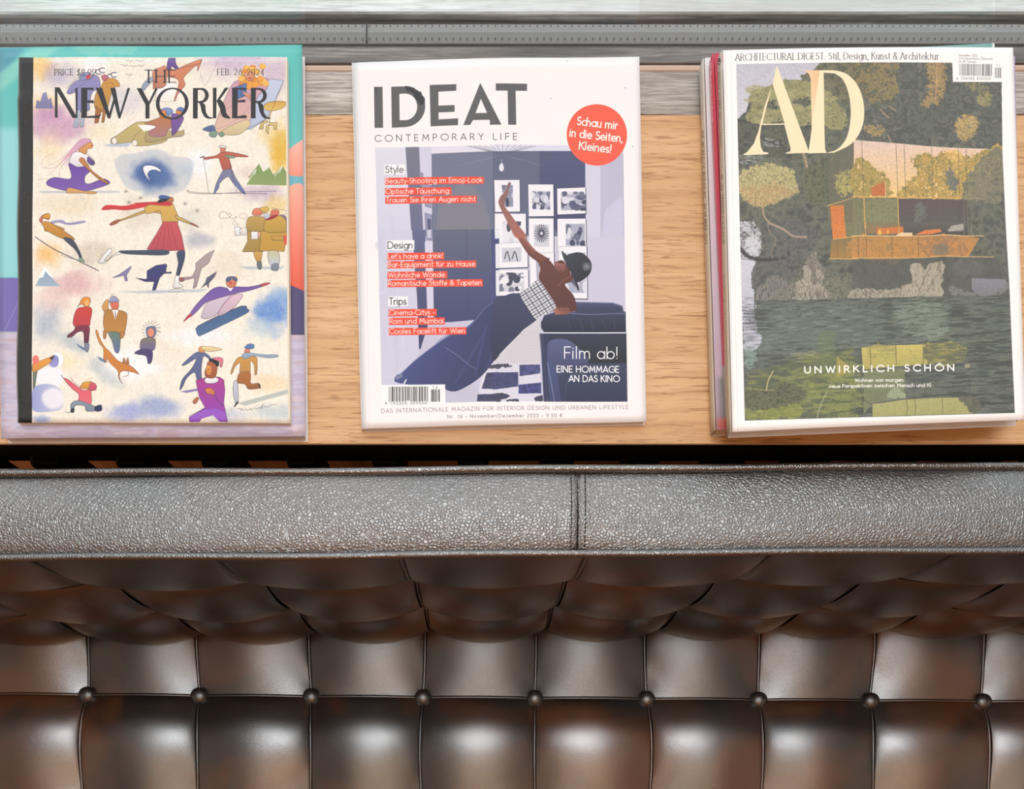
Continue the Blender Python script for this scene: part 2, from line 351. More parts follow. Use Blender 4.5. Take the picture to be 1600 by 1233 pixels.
    def wash(s, cx, cy, rx, ry, col, a=.6, seed=3, rot=0):
        c = s.mp([(cx, cy)])[0]; rx, ry = rx * s.S / s.k, ry * s.S / s.k; R = max(rx, ry) * 1.7
        x0, x1, y0, y1 = int(max(0, c[0] - R)), int(min(s.W, c[0] + R)), int(max(0, c[1] - R)), int(min(s.H, c[1] + R))
        if x1 <= x0 or y1 <= y0: return
        yy, xx = np.mgrid[y0:y1, x0:x1]; dx, dy = xx - c[0], yy - c[1]; t = math.radians(rot)
        u = (dx * math.cos(t) + dy * math.sin(t)) / rx; v = (-dx * math.sin(t) + dy * math.cos(t)) / ry
        d = np.sqrt(u * u + v * v) + (s.noise(22, seed)[y0:y1, x0:x1] - .5) * .9
        m = np.clip(1.25 - d, 0, 1); m = m * m * (3 - 2 * m) * a * (.8 + .4 * s.noise(3, seed + 1)[y0:y1, x0:x1])
        s.put(np.clip(m, 0, 1), (x0, y0, x1, y1), c8(col))
    def line(s, pts, w, col, a=1.0, sm=False):
        """stroke; w in picture units, a number or one width per segment"""
        if sm and len(pts) > 2: pts = cat(pts, False)
        q = s.mp(pts); n = len(q) - 1
        if n < 1: return
        ws = [w] * n if isinstance(w, (int, float)) else w
        R = max(ws) * s.S / 2 + 1.5
        x0, y0 = np.maximum(0, np.floor(q.min(0) - R)).astype(int); x1 = int(min(s.W, q[:, 0].max() + R + 1)); y1 = int(min(s.H, q[:, 1].max() + R + 1))
        if x1 <= x0 or y1 <= y0: return
        m = np.zeros((y1 - y0, x1 - x0), np.float32)
        for i in range(n):
            a_, b_ = q[i], q[i + 1]; r = ws[i] * s.S / 2; R = r + 1.5
            X0, Y0 = int(max(x0, min(a_[0], b_[0]) - R)), int(max(y0, min(a_[1], b_[1]) - R)); X1, Y1 = int(min(x1, max(a_[0], b_[0]) + R + 1)), int(min(y1, max(a_[1], b_[1]) + R + 1))
            if X1 <= X0 or Y1 <= Y0: continue
            xx = (np.arange(X0, X1) + .5)[None, :]; yy = (np.arange(Y0, Y1) + .5)[:, None]; d = b_ - a_; L2 = max(1e-9, d @ d)
            t = np.clip(((xx - a_[0]) * d[0] + (yy - a_[1]) * d[1]) / L2, 0, 1)
            dist = np.hypot(xx - a_[0] - t * d[0], yy - a_[1] - t * d[1]); c = np.clip(r - dist + .5, 0, 1) * min(1, 2 * r)
            sub = m[Y0 - y0:Y1 - y0, X0 - x0:X1 - x0]; np.maximum(sub, c, out=sub)
        s.put(m * a, (x0, y0, x1, y1), c8(col))
    def text(s, st, x, y, cap, col, wt=.12, track=.06, serif=False, ang=0.0, width=None, align='l', thin=.045, slant=0.0):
        """x, y = start of the baseline in picture units, whatever the crop context"""
        kx, ox, oy = s.k, s.ox, s.oy; s.ctx()
        adv = [(GL.get(c) or GL[' '])[0] + track + (.1 if serif and c != ' ' else 0) for c in st]; tot = (sum(adv) - track) * cap; sxx = 1.0
        if width: sxx = width / tot; tot = width
        off = 0 if align == 'l' else (-tot / 2 if align == 'c' else -tot)
        ca, sa = math.cos(math.radians(ang)), math.sin(math.radians(ang)); px = off / cap / sxx
        def T(gx, gy):
            lx, ly = (px + gx + slant * gy) * cap * sxx, -gy * cap
            return (x + lx * ca - ly * sa, y + lx * sa + ly * ca)
        for c, ad in zip(st, adv):
            for stroke in (GL.get(c) or GL[' '])[1]:
                pts = [T(*p) for p in stroke]
                if not serif or math.hypot(stroke[0][0] - stroke[-1][0], stroke[0][1] - stroke[-1][1]) < .03 and len(stroke) == 2: s.line(pts, wt * cap, col)
                else:
                    ws = [cap * (thin + (wt - thin) * (abs(q[1] - p[1]) / (math.hypot(q[0] - p[0], q[1] - p[1]) + 1e-9)) ** 2) for p, q in zip(stroke, stroke[1:])]
                    s.line(pts, ws, col)
                    for e, o in ((stroke[0], stroke[1]), (stroke[-1], stroke[-2])):
                        if abs(e[1] - o[1]) > abs(e[0] - o[0]) and min(abs(e[1] - t) for t in (0, X, 1, 1.04, -.3)) < .01 and math.hypot(e[0] - o[0], e[1] - o[1]) > .1:
                            s.line([T(e[0] - .11, e[1]), T(e[0] + .11, e[1])], thin * cap, col)
            px += ad
        s.ctx(ox, oy, kx); return tot
    def image(s, name):
        im = bpy.data.images.new(name, s.W, s.H, alpha=False); rgba = np.ones((s.H, s.W, 4), np.float32); rgba[..., :3] = np.clip(s.a, 0, 1)[::-1]
        im.pixels.foreach_set(rgba.ravel()); im.update(); im.pack(); s.a = None; s._n = {}; return im
def barcode(cv, x0, y0, x1, y1, n, seed, col=(60, 58, 60)):
    r = random.Random(seed); u = (x1 - x0) / n; x = x0
    while x < x1 - u * .5:
        w = r.choice([1, 1, 2, 3]) * u
        cv.poly([(x, y0), (min(x + w, x1), y0), (min(x + w, x1), y1), (x, y1)], col); x += w + r.choice([1, 1, 2, 2]) * u
# ------------------------------------------------------------------ print of the skating watercolour cover
INK = (62, 50, 62)
def watercolour_cover(quad):
    cv = Canvas(quad, 2.5, (240, 232, 218)); k1, k2 = 4.1115, 3.523
    A = lambda: cv.ctx(0, 60, k1); B = lambda: cv.ctx(230, 60, k1); C = lambda: cv.ctx(0, 350, k2); D = lambda: cv.ctx(230, 350, k2)
    A()
    for i, w in enumerate([(250, 180, 120, 110, (243, 196, 120), .8), (380, 240, 130, 90, (176, 168, 200), .7), (300, 420, 120, 70, (240, 190, 120), .55), (380, 560, 210, 130, (196, 150, 182), .8),
              (300, 490, 110, 70, (190, 140, 180), .6), (620, 180, 120, 60, (246, 244, 246), .7), (820, 400, 160, 90, (200, 198, 214), .5), (640, 600, 120, 70, (240, 224, 190), .7), (330, 700, 110, 120, (238, 214, 170), .5),
              (450, 1080, 220, 90, (226, 208, 176), .6), (900, 1120, 160, 110, (208, 198, 182), .5), (600, 720, 120, 60, (242, 236, 226), .6), (480, 780, 90, 60, (190, 160, 196), .45)]):
        cv.wash(*w, seed=i)
    B()
    for i, w in enumerate([(560, 160, 230, 120, (196, 176, 204), .8), (820, 240, 110, 160, (192, 170, 196), .65), (200, 200, 90, 80, (236, 214, 184), .6), (860, 720, 80, 190, (222, 176, 62), .95), (800, 640, 120, 80, (226, 196, 120), .55),
              (330, 800, 130, 120, (240, 242, 246), .8), (720, 1000, 170, 80, (190, 170, 190), .75), (300, 1160, 120, 90, (206, 204, 198), .5), (820, 1080, 90, 80, (224, 190, 110), .6), (560, 560, 200, 50, (240, 234, 222), .7),
              (130, 330, 100, 60, (240, 240, 244), .8), (640, 860, 70, 50, (214, 190, 190), .5)]):
        cv.wash(*w, seed=i + 20)
    C()
    for i, w in enumerate([(260, 170, 90, 90, (240, 186, 110), .8), (430, 340, 160, 90, (212, 166, 172), .75), (300, 420, 110, 90, (216, 180, 180), .5), (260, 560, 90, 130, (160, 172, 194), .7), (400, 660, 130, 60, (160, 176, 190), .6, 35),
              (580, 820, 120, 50, (166, 182, 194), .55, 40), (520, 160, 150, 80, (196, 184, 166), .55), (760, 760, 170, 130, (246, 246, 248), .85), (560, 560, 120, 60, (240, 226, 216), .5), (470, 940, 120, 90, (244, 232, 208), .7), (700, 1040, 110, 60, (150, 162, 214), .8),
              (230, 1080, 60, 30, (150, 170, 220), .8), (800, 900, 140, 60, (232, 226, 216), .5), (380, 760, 100, 60, (240, 224, 180), .6)]):
        cv.wash(*w[:6], seed=i + 40, rot=w[6] if len(w) > 6 else 0)
    D()
    for i, w in enumerate([(280, 90, 90, 60, (178, 178, 192), .8), (690, 490, 130, 120, (106, 146, 208), .95), (760, 400, 90, 60, (150, 180, 216), .6), (640, 580, 110, 70, (176, 196, 214), .6), (320, 620, 230, 70, (240, 242, 246), .7),
              (80, 700, 120, 80, (232, 220, 200), .6), (60, 1010, 160, 80, (150, 164, 204), .85), (700, 1040, 130, 60, (190, 202, 208), .8), (660, 880, 120, 70, (240, 212, 170), .7), (450, 240, 160, 80, (226, 214, 194), .6), (430, 1050, 140, 50, (176, 186, 208), .6), (130, 420, 120, 70, (236, 228, 218), .6)]):
        cv.wash(*w, seed=i + 60)
    g = cv.noise(1.6, 5, 1, 1, 2) - .5; g2 = cv.noise(5, 6, 1, 2.2, 2) - .5
    cv.a *= (1 + .12 * g + .05 * g2)[..., None]
    def fig(pts, col, sm=True, w=.55, c2=None, ln=INK, d=(0, 1)):
        q = cat(pts) if sm else pts
        cv.grad(q, col, c2 or tuple(max(0, int(c * .88)) for c in col), d)
        if w: cv.line(list(q) + [q[0]], w, ln, .9)
    L = lambda pts, w=.6, col=INK, sm=True, a=.9: cv.line(pts, w, col, a, sm)
    # --- upper left: two skaters in long coats behind the title, trees, birds
    A(); fig([(232, 455), (240, 400), (262, 412), (280, 356), (300, 350), (312, 400), (330, 386), (346, 455)], (140, 138, 180), False, .3, ln=(110, 110, 160))
    for x, y in ((800, 180), (835, 152), (855, 186), (898, 152), (905, 182), (830, 240)): L([(x - 22, y - 4), (x - 6, y - 6), (x + 2, y + 4), (x + 12, y - 4), (x + 24, y - 2)], .5)
    fig([(600, 240), (640, 260), (645, 330), (600, 350), (580, 420), (575, 470), (505, 470), (500, 360), (450, 365), (436, 345), (480, 290), (540, 262)], (146, 140, 190), c2=(128, 130, 180))
    fig([(500, 465), (520, 468), (505, 580), (474, 578)], (180, 196, 214), False, .4); fig([(530, 465), (552, 468), (540, 578), (518, 576)], (180, 196, 214), False, .4)
    fig([(520, 240), (560, 225), (600, 240), (590, 265), (520, 275)], (150, 160, 200)); fig([(560, 245), (590, 240), (580, 262), (560, 268)], (220, 70, 80), True, 0)
    for c in ((640, 222), (664, 212), (716, 250), (738, 240)): cv.poly(arc(c[0], c[1], 22, 15, 0, 360), (244, 240, 236)); L(arc(c[0], c[1], 22, 15, 60, 300), 1.4, (60, 56, 80), False)
    fig([(650, 320), (680, 270), (730, 262), (765, 285), (770, 315), (740, 320), (720, 360), (690, 460), (640, 480), (610, 440), (620, 360)], (206, 150, 70)); fig([(640, 460), (655, 465), (635, 550), (612, 552), (620, 440)], (176, 110, 50), False)
    fig([(668, 450), (690, 440), (672, 548), (656, 546)], (186, 120, 56), False); fig([(655, 250), (680, 240), (700, 262), (670, 280)], (200, 110, 130))
    L([(432, 330), (500, 262), (560, 245)], .5); L([(460, 350), (540, 300), (600, 250)], .4); L([(680, 300), (720, 290), (740, 320)], .5)
    # --- horse and rider behind THE
    B(); fig([(40, 320), (42, 240), (80, 195), (130, 190), (180, 205), (240, 180), (300, 155), (350, 140), (348, 165), (325, 215), (322, 178), (270, 220), (235, 262), (245, 305), (200, 360), (182, 405), (176, 395), (196, 330), (200, 270), (130, 250), (90, 262), (70, 310), (45, 330)], (214, 134, 96), c2=(196, 118, 90))
    fig([(140, 130), (182, 130), (185, 165), (205, 198), (180, 200), (160, 180), (150, 204), (128, 205), (130, 160)], (112, 84, 156), False); L([(205, 196), (330, 170), (350, 140)], .5)
    A(); fig([(905, 345), (925, 290), (975, 250), (995, 262), (960, 300), (925, 340)], (160, 170, 196), w=.4); L([(985, 250), (1000, 330), (998, 400)], .5)
    fig([(985, 210), (1030, 190), (1068, 186), (1068, 300), (1010, 322), (985, 270)], (210, 140, 110), w=.4); L([(870, 400), (960, 404), (1060, 408)], .4, (150, 150, 170)); B(); L([(40, 404), (120, 410), (200, 404)], .4, (150, 150, 170))
    # --- reader in a deck chair, upper right
    fig([(670, 590), (620, 590), (760, 270), (800, 265), (878, 275), (770, 520)], (196, 204, 224), False, .5, c2=(178, 190, 216))
    fig([(440, 600), (436, 570), (500, 400), (560, 290), (640, 270), (740, 260), (780, 270), (770, 330), (720, 370), (690, 440), (650, 560), (560, 620), (480, 618)], (200, 150, 178), c2=(222, 190, 160))
    fig([(470, 610), (560, 560), (640, 530), (665, 560), (600, 620), (520, 628)], (226, 204, 160), w=.4); L([(450, 590), (560, 540), (690, 420)], .5, (170, 110, 150)); L([(470, 500), (560, 430), (680, 400)], .5, (170, 110, 150))
    r = random.Random(4)
    for i in range(26): x, y = 600 + r.random() * 170, 185 + r.random() * 130; cv.poly(arc(x, y, 22, 20, 0, 360), r.choice([(232, 160, 60), (240, 184, 90), (222, 140, 50)])); L(arc(x, y, 20, 18, 40, 260), .4, (150, 90, 30), False)
    fig([(630, 225), (690, 228), (686, 262), (660, 280), (636, 262)], (226, 160, 120)); cv.poly([(645, 258), (680, 258), (662, 270)], (190, 50, 60))
    fig([(548, 330), (640, 292), (640, 372), (582, 398), (556, 380)], (92, 124, 186), False); L([(600, 300), (612, 385)], .6)
    fig([(612, 350), (650, 360), (690, 400), (680, 408), (640, 380)], (220, 150, 120), w=.4)
    fig([(358, 590), (400, 568), (430, 566), (440, 604), (400, 606)], (90, 112, 160), w=.4); fig([(400, 620), (420, 600), (455, 610), (440, 640), (410, 638)], (130, 160, 140)); fig([(460, 622), (485, 608), (498, 626), (480, 640)], (130, 160, 140))
    fig([(748, 450), (770, 420), (830, 408), (888, 412), (880, 446), (830, 466), (780, 470)], (206, 160, 70), c2=(224, 190, 110)); L([(800, 470), (786, 520), (790, 540)], 1.6, (190, 150, 90))
    fig([(720, 588), (735, 545), (770, 530), (780, 545), (752, 552), (745, 590)], (220, 190, 120), False); fig([(785, 545), (836, 545), (832, 590), (815, 588), (812, 562), (785, 565)], (220, 190, 120), False); fig([(768, 560), (782, 560), (780, 620), (762, 600)], (220, 190, 120), False)
    L([(876, 280), (800, 470), (762, 524), (640, 592)], .5); L([(460, 150), (420, 230), (380, 310)], .4, (120, 100, 130)); L([(345, 218), (350, 262), (372, 312)], .4, (120, 100, 130))
    # --- toboggan
    A(); fig([(720, 650), (760, 625), (850, 560), (900, 540), (960, 545), (975, 580), (1068, 590), (1068, 662), (960, 690), (870, 694), (850, 672), (740, 684), (716, 676)], (196, 176, 110), c2=(180, 164, 110))
    L([(850, 672), (880, 620), (940, 575), (975, 580)], .5); cv.poly(arc(738, 664, 17, 22, 0, 360), (240, 232, 220)); L(arc(738, 664, 17, 22, 0, 360), .5); cv.poly(arc(868, 676, 17, 20, 0, 360), (240, 232, 220)); L(arc(868, 676, 17, 20, 0, 360), .5)
    cv.poly([(665, 690), (850, 676), (820, 700), (700, 700)], (150, 170, 200), .7, 4)
    B(); fig([(20, 590), (0, 600), (-10, 660), (40, 668), (160, 640), (230, 630), (236, 592), (200, 600)], (186, 168, 120)); cv.poly([(-60, 560), (60, 560), (40, 590), (-20, 600)], (246, 244, 240))
    fig([(60, 520), (100, 505), (160, 510), (165, 560), (130, 600), (110, 632), (20, 630), (14, 600), (60, 570), (0, 555), (-10, 545)], (186, 120, 70), c2=(170, 120, 130)); fig([(160, 490), (215, 500), (236, 520), (200, 590), (165, 628), (158, 580)], (122, 86, 160))
    fig([(78, 490), (82, 470), (120, 465), (130, 490), (110, 510), (90, 512)], (226, 140, 70)); fig([(84, 465), (120, 448), (160, 458), (165, 480), (140, 500), (124, 490), (120, 466)], (130, 152, 210)); fig([(186, 470), (220, 462), (222, 488), (196, 492)], (226, 140, 70)); fig([(190, 464), (212, 446), (238, 456), (236, 480), (214, 470)], (100, 130, 196))
    L([(160, 640), (240, 622), (275, 612)], .4, (140, 130, 140))
    # --- seated woman with flying hair
    A(); cv.poly([(250, 985), (760, 985), (780, 995), (500, 1002), (270, 996)], (180, 186, 196), .8, 3)
    for q in ([(540, 660), (460, 740), (380, 820), (320, 840), (270, 822), (290, 770), (350, 742)], [(530, 680), (440, 780), (400, 830), (385, 860), (388, 890)], [(520, 690), (420, 780), (330, 870), (300, 890)], [(545, 655), (440, 750), (360, 800), (290, 836)], [(240, 912), (300, 905)]): L(q, .4, (190, 120, 120))
    cv.grad(cat([(520, 655), (575, 650), (592, 668), (560, 690), (500, 730), (440, 770), (400, 800), (450, 730)]), (206, 160, 190), (220, 170, 180))
    fig([(560, 684), (590, 674), (600, 695), (592, 712), (566, 718), (560, 745), (530, 745), (510, 720)], (222, 160, 90)); cv.poly(arc(597, 694, 7, 5, 0, 360), (200, 50, 60))
    fig([(470, 745), (510, 735), (545, 748), (580, 760), (612, 800), (600, 822), (560, 815), (556, 832), (460, 832), (446, 810)], (246, 242, 244)); fig([(570, 765), (590, 780), (613, 804), (600, 822), (566, 800)], (110, 84, 150))
    fig([(446, 810), (500, 832), (560, 830), (580, 860), (552, 890), (550, 930), (580, 940), (660, 910), (700, 920), (705, 940), (640, 965), (560, 985), (440, 985), (360, 968), (305, 945), (310, 915), (360, 898), (460, 905)], (106, 70, 160), c2=(124, 90, 172))
    fig([(512, 790), (540, 775), (590, 850), (660, 905), (698, 930), (690, 940), (630, 905), (560, 840)], (196, 130, 70)); fig([(430, 990), (450, 965), (540, 985), (620, 992), (610, 1006), (520, 1000), (440, 1000)], (222, 168, 100), w=.4)
    # --- moon in a cloud of blue
    cv.poly([(740, 800), (780, 755), (880, 740), (980, 715), (1068, 730), (1100, 760), (1240, 790), (1200, 960), (1068, 1010), (1000, 980), (840, 975), (770, 890)], (176, 186, 204), .55, 5, sm=True)
    cv.wash(980, 880, 160, 120, (96, 122, 172), .95, 9); cv.wash(970, 870, 100, 80, (64, 92, 150), .9, 11); cv.wash(1040, 900, 90, 70, (80, 108, 160), .8, 12); cv.wash(1190, 850, 70, 60, (170, 186, 200), .6, 13)
    fig([(922, 850), (926, 826), (960, 818), (1005, 828), (1033, 850), (1032, 860), (1000, 848), (968, 852), (950, 878), (968, 918), (940, 890)], (246, 246, 248))
    for x, y in ((812, 988), (905, 1028), (830, 1058)): [L([(x - 18 * math.cos(t), y - 14 * math.sin(t)), (x + 18 * math.cos(t), y + 14 * math.sin(t))], .5, (60, 50, 60), False) for t in (.2, 1.2, 2.2)]
    B(); [[L([(x - 18 * math.cos(t), y - 16 * math.sin(t)), (x + 18 * math.cos(t), y + 16 * math.sin(t))], .5, (60, 50, 60), False) for t in (.2, 1.2, 2.2)] for x, y in ((245, 1066), (322, 1112))]
    # --- cross country skier, fir trees
    fig([(636, 945), (660, 905), (650, 900), (690, 850), (720, 810), (745, 860), (780, 826), (812, 880), (870, 822), (905, 880), (908, 948)], (126, 150, 90), False, 0, c2=(140, 160, 100))
    for q in ([(640, 940), (700, 850), (690, 880)], [(750, 860), (785, 822), (770, 850)], [(820, 888), (868, 826), (850, 866)]): L(q, 1.2, (240, 240, 236))
    L([(345, 770), (368, 764)], 2.2, (90, 100, 90)); fig([(366, 772), (440, 760), (480, 738), (530, 736), (640, 758), (640, 768), (540, 770), (535, 800), (545, 840), (520, 862), (492, 860), (470, 800), (455, 775), (380, 784)], (190, 96, 72), c2=(170, 90, 80))
    fig([(505, 758), (565, 762), (560, 776), (510, 772)], (130, 160, 130), w=.4); fig([(492, 856), (545, 850), (570, 900), (632, 998), (610, 996), (550, 930), (520, 895), (470, 935), (462, 965), (438, 1000), (432, 995), (450, 930)], (130, 124, 150), c2=(96, 116, 170))
    fig([(474, 708), (504, 706), (500, 735), (476, 738)], (220, 130, 100)); fig([(462, 702), (480, 694), (508, 700), (504, 710), (476, 708)], (240, 238, 236), w=.5)
    L([(362, 780), (380, 880), (398, 1000)], .5); L([(536, 820), (560, 940), (578, 990)], .5); L([(830, 985), (640, 992), (440, 1004), (300, 1000), (262, 990), (262, 978), (285, 990), (420, 1000), (770, 1002)], .6)
    # --- big skater with the red scarf
    A(); fig([(658, 1108), (690, 1076), (800, 1080), (900, 1060), (1060, 1052), (1068, 1064), (960, 1082), (820, 1108), (740, 1104)], (220, 62, 66), w=0)
    fig([(800, 1160), (900, 1118), (1010, 1082), (1068, 1078), (1068, 1130), (960, 1120), (860, 1150), (770, 1182), (745, 1196), (720, 1206), (708, 1200), (740, 1176)], (204, 164, 84)); fig([(708, 1198), (740, 1176), (772, 1168), (760, 1190), (722, 1206)], (170, 100, 66), w=.4)
    B(); fig([(-10, 1085), (60, 1060), (100, 1066), (160, 1060), (185, 1110), (200, 1150), (190, 1200), (110, 1206), (92, 1150), (80, 1110), (0, 1130)], (212, 172, 84), c2=(200, 160, 84)); fig([(-80, 1062), (60, 1052), (120, 1048), (160, 1058), (150, 1078), (90, 1076), (0, 1070)], (214, 56, 62), w=.3)
    fig([(185, 1140), (290, 1190), (328, 1212), (330, 1218), (300, 1206), (200, 1168)], (206, 170, 96)); fig([(276, 1192), (300, 1194), (334, 1216), (312, 1210)], (170, 100, 66), w=.4)
    fig([(124, 1040), (160, 1022), (170, 1050), (140, 1058)], (196, 120, 70)); fig([(66, 1056), (84, 1036), (130, 1028), (146, 1026), (130, 1044), (100, 1058)], (50, 46, 60), w=0); fig([(76, 1030), (90, 1010), (140, 1018), (146, 1030), (110, 1034)], (70, 104, 170))
    D(); fig([(90, -10), (165, -10), (190, 60), (208, 148), (120, 150), (30, 148), (0, 140), (50, 60)], (196, 84, 90), False, .5, c2=(180, 74, 84))
    for x in (40, 80, 120, 160): L([(110 + (x - 100) * .3, 0), (x + 8, 146)], .5, (130, 40, 60))
    C(); fig([(662, 152), (760, 148), (916, 146), (916, 172), (780, 172), (680, 166)], (70, 80, 104)); fig([(545, 212), (605, 140), (615, 158), (580, 200), (590, 206), (628, 172), (662, 158), (664, 168), (620, 184), (582, 216)], (246, 246, 244), w=.6)
    D(); fig([(165, 160), (206, 150), (208, 190), (194, 240), (176, 290), (160, 288), (172, 220)], (66, 76, 104)); fig([(158, 288), (180, 292), (176, 326), (196, 342), (196, 350), (146, 354), (152, 320)], (246, 246, 244)); L([(116, 376), (150, 360), (200, 362), (200, 374), (150, 378), (116, 376)], .6)
    # --- small skaters
    C(); fig([(620, 300), (660, 280), (690, 258), (726, 232), (722, 250), (700, 285), (706, 318), (690, 318), (684, 288), (640, 298)], (140, 130, 176), False, .3)
    fig([(752, 300), (800, 306), (850, 300), (862, 280), (830, 270), (880, 240), (916, 222), (916, 262), (880, 300), (858, 366), (840, 368), (850, 320), (800, 320), (770, 308)], (62, 62, 116), False, .5)
    cv.poly([(640, 374), (916, 370), (916, 380), (760, 384)], (176, 186, 200), .8, 3)
    D(); fig([(0, 260), (50, 230), (105, 222), (112, 236), (80, 268), (136, 266), (134, 274), (80, 275), (60, 300), (44, 368), (28, 370), (44, 310), (0, 312)], (62, 62, 120), False, .5); cv.poly([(0, 368), (340, 362), (300, 378), (0, 382)], (176, 186, 200), .7, 3)
    fig([(180, 300), (250, 292), (270, 250), (268, 220), (330, 170), (372, 148), (340, 220), (300, 250), (272, 350), (254, 358), (264, 300), (190, 316)], (176, 160, 154), False, c2=(160, 140, 150)); fig([(298, 358), (324, 322), (330, 300), (386, 266), (372, 296), (342, 330), (340, 358), (328, 336)], (96, 96, 116), False, .4)
    fig([(176, 300), (200, 298), (204, 316), (184, 320)], (150, 96, 100), w=.4)
    # --- ski jumper at the left edge
    A(); fig([(256, 1170), (280, 1138), (318, 1130), (318, 1168), (280, 1160), (272, 1190)], (226, 110, 90)); fig([(272, 1148), (318, 1128), (322, 1160), (290, 1160)], (230, 160, 60)); fig([(330, 1180), (400, 1170), (440, 1190), (540, 1176), (548, 1190), (450, 1204), (380, 1188), (340, 1196)], (166, 158, 196), w=0)
    fig([(272, 1190), (310, 1186), (345, 1200), (420, 1233), (300, 1245), (285, 1210)], (222, 150, 64), w=.4)
    C(); fig([(232, -4), (270, -8), (330, 26), (408, 80), (400, 96), (340, 82), (270, 46), (244, 20)], (206, 144, 56)); fig([(352, 84), (400, 88), (438, 146), (456, 196), (446, 200), (420, 150)], (70, 74, 92)); fig([(436, 196), (455, 192), (470, 214), (446, 208)], (130, 170, 140), w=.4)
    L([(198, 76), (300, 142), (420, 200), (546, 262)], 1.3); L([(340, 176), (410, 196), (300, 142)], .5)
    fig([(196, 345), (220, 300), (250, 238), (290, 300), (334, 346)], (140, 160, 184), False, 0, c2=(160, 178, 196)); cv.poly([(216, 300), (250, 234), (300, 306), (272, 285), (252, 262), (240, 296)], (248, 248, 248))
    # --- couple with coffee cups
    D(); cv.poly([(500, 240), (760, 236), (740, 250), (560, 254)], (166, 184, 198), .8, 3)
    fig([(566, -10), (640, -14), (640, 157), (525, 158), (554, 100), (554, 20)], (186, 150, 78), False); fig([(628, -10), (740, -30), (760, 20), (770, 60), (756, 154), (620, 152), (626, 60)], (200, 160, 70), False, c2=(190, 146, 60))
    fig([(588, 160), (632, 158), (630, 196), (626, 216), (608, 216)], (206, 160, 80)); fig([(606, 214), (630, 214), (630, 250), (612, 250)], (110, 116, 120)); fig([(668, 155), (720, 154), (730, 200), (720, 230), (676, 226)], (196, 190, 150), c2=(190, 196, 216)); fig([(690, 226), (722, 222), (720, 258), (686, 256)], (130, 140, 160))
    fig([(484, 20), (514, 22), (514, 68), (486, 68)], (244, 244, 246), False); fig([(574, 38), (612, 38), (612, 88), (574, 90)], (244, 244, 246), False); fig([(514, 34), (548, 26), (550, 62), (520, 62)], (240, 232, 226), w=.5); fig([(612, 50), (626, 50), (622, 76), (612, 80)], (230, 170, 140), w=.4)
    fig([(684, 70), (750, 70), (754, 94), (690, 92)], (204, 160, 74), False); cv.poly([(752, 60), (776, 70), (772, 110), (756, 124)], (222, 80, 70), .9, 2)
    B(); fig([(645, 1170), (670, 1150), (740, 1150), (760, 1165), (770, 1235), (650, 1240)], (190, 156, 82)); fig([(765, 1160), (800, 1140), (860, 1142), (895, 1160), (908, 1240), (760, 1245)], (204, 164, 74)); fig([(850, 1138), (885, 1140), (910, 1180), (906, 1240), (894, 1240), (890, 1172)], (130, 110, 130), w=0)
    fig([(676, 1130), (690, 1100), (730, 1096), (745, 1110), (735, 1140), (690, 1142)], (232, 134, 100)); fig([(726, 1096), (770, 1086), (782, 1106), (760, 1124), (740, 1120)], (222, 184, 90)); fig([(795, 1140), (806, 1106), (845, 1110), (842, 1136)], (226, 120, 96)); L([(800, 1092), (860, 1104), (906, 1112), (880, 1140)], .5); fig([(760, 1170), (800, 1146), (845, 1140), (800, 1166)], (170, 40, 60), w=.3); fig([(750, 1130), (775, 1130), (790, 1150), (760, 1165)], (206, 208, 222), w=.4)
    L([(540, 1160), (500, 1120), (470, 1130), (470, 1160), (520, 1160), (545, 1140), (520, 1125)], .4); L([(545, 1165), (580, 1150), (560, 1180), (590, 1200), (560, 1205), (550, 1190)], .4); L([(640, 1165), (600, 1160), (598, 1140), (630, 1130), (648, 1150), (630, 1155)], .4, (150, 60, 80))
    # --- ski jumper with the blue board
    D(); fig([(272, 590), (280, 568), (400, 510), (530, 456), (552, 470), (554, 492), (420, 560), (300, 616), (280, 612)], (66, 96, 142), c2=(84, 112, 150)); L([(280, 566), (400, 506), (526, 454)], 1.0)
    fig([(300, 510), (330, 440), (400, 385), (480, 386), (490, 410), (440, 470), (350, 520), (310, 524)], (216, 200, 216)); fig([(400, 480), (450, 410), (490, 390), (528, 396), (500, 440), (460, 480), (400, 510)], (222, 190, 206)); L([(385, 500), (430, 440), (480, 395)], .4, (150, 90, 130))
    fig([(236, 500), (270, 450), (350, 370), (400, 350), (440, 356), (490, 350), (560, 350), (640, 336), (645, 344), (560, 372), (500, 384), (440, 400), (370, 420), (320, 440), (280, 480), (250, 506)], (112, 84, 160), c2=(128, 100, 170))
    fig([(620, 338), (660, 326), (678, 330), (640, 346)], (196, 80, 90), w=.4); fig([(200, 542), (220, 512), (236, 498), (250, 508), (230, 520)], (196, 70, 90), w=.4); cv.poly([(440, 352), (480, 352), (460, 376)], (246, 240, 240))
    fig([(440, 320), (490, 312), (488, 344), (464, 356), (444, 346)], (222, 130, 100)); fig([(436, 318), (444, 298), (480, 294), (498, 306), (492, 322), (470, 306), (452, 322)], (90, 100, 136)); cv.poly(arc(497, 292, 8, 6, 0, 360), (240, 214, 140)); cv.poly(arc(462, 330, 8, 5, 0, 360), (180, 50, 60))
    # --- walkers and dog
    C(); fig([(452, 420), (470, 406), (498, 412), (500, 440), (482, 464), (452, 446), (430, 460), (440, 446)], (232, 150, 60)); cv.poly(arc(482, 440, 14, 17, 0, 360), (240, 176, 110))
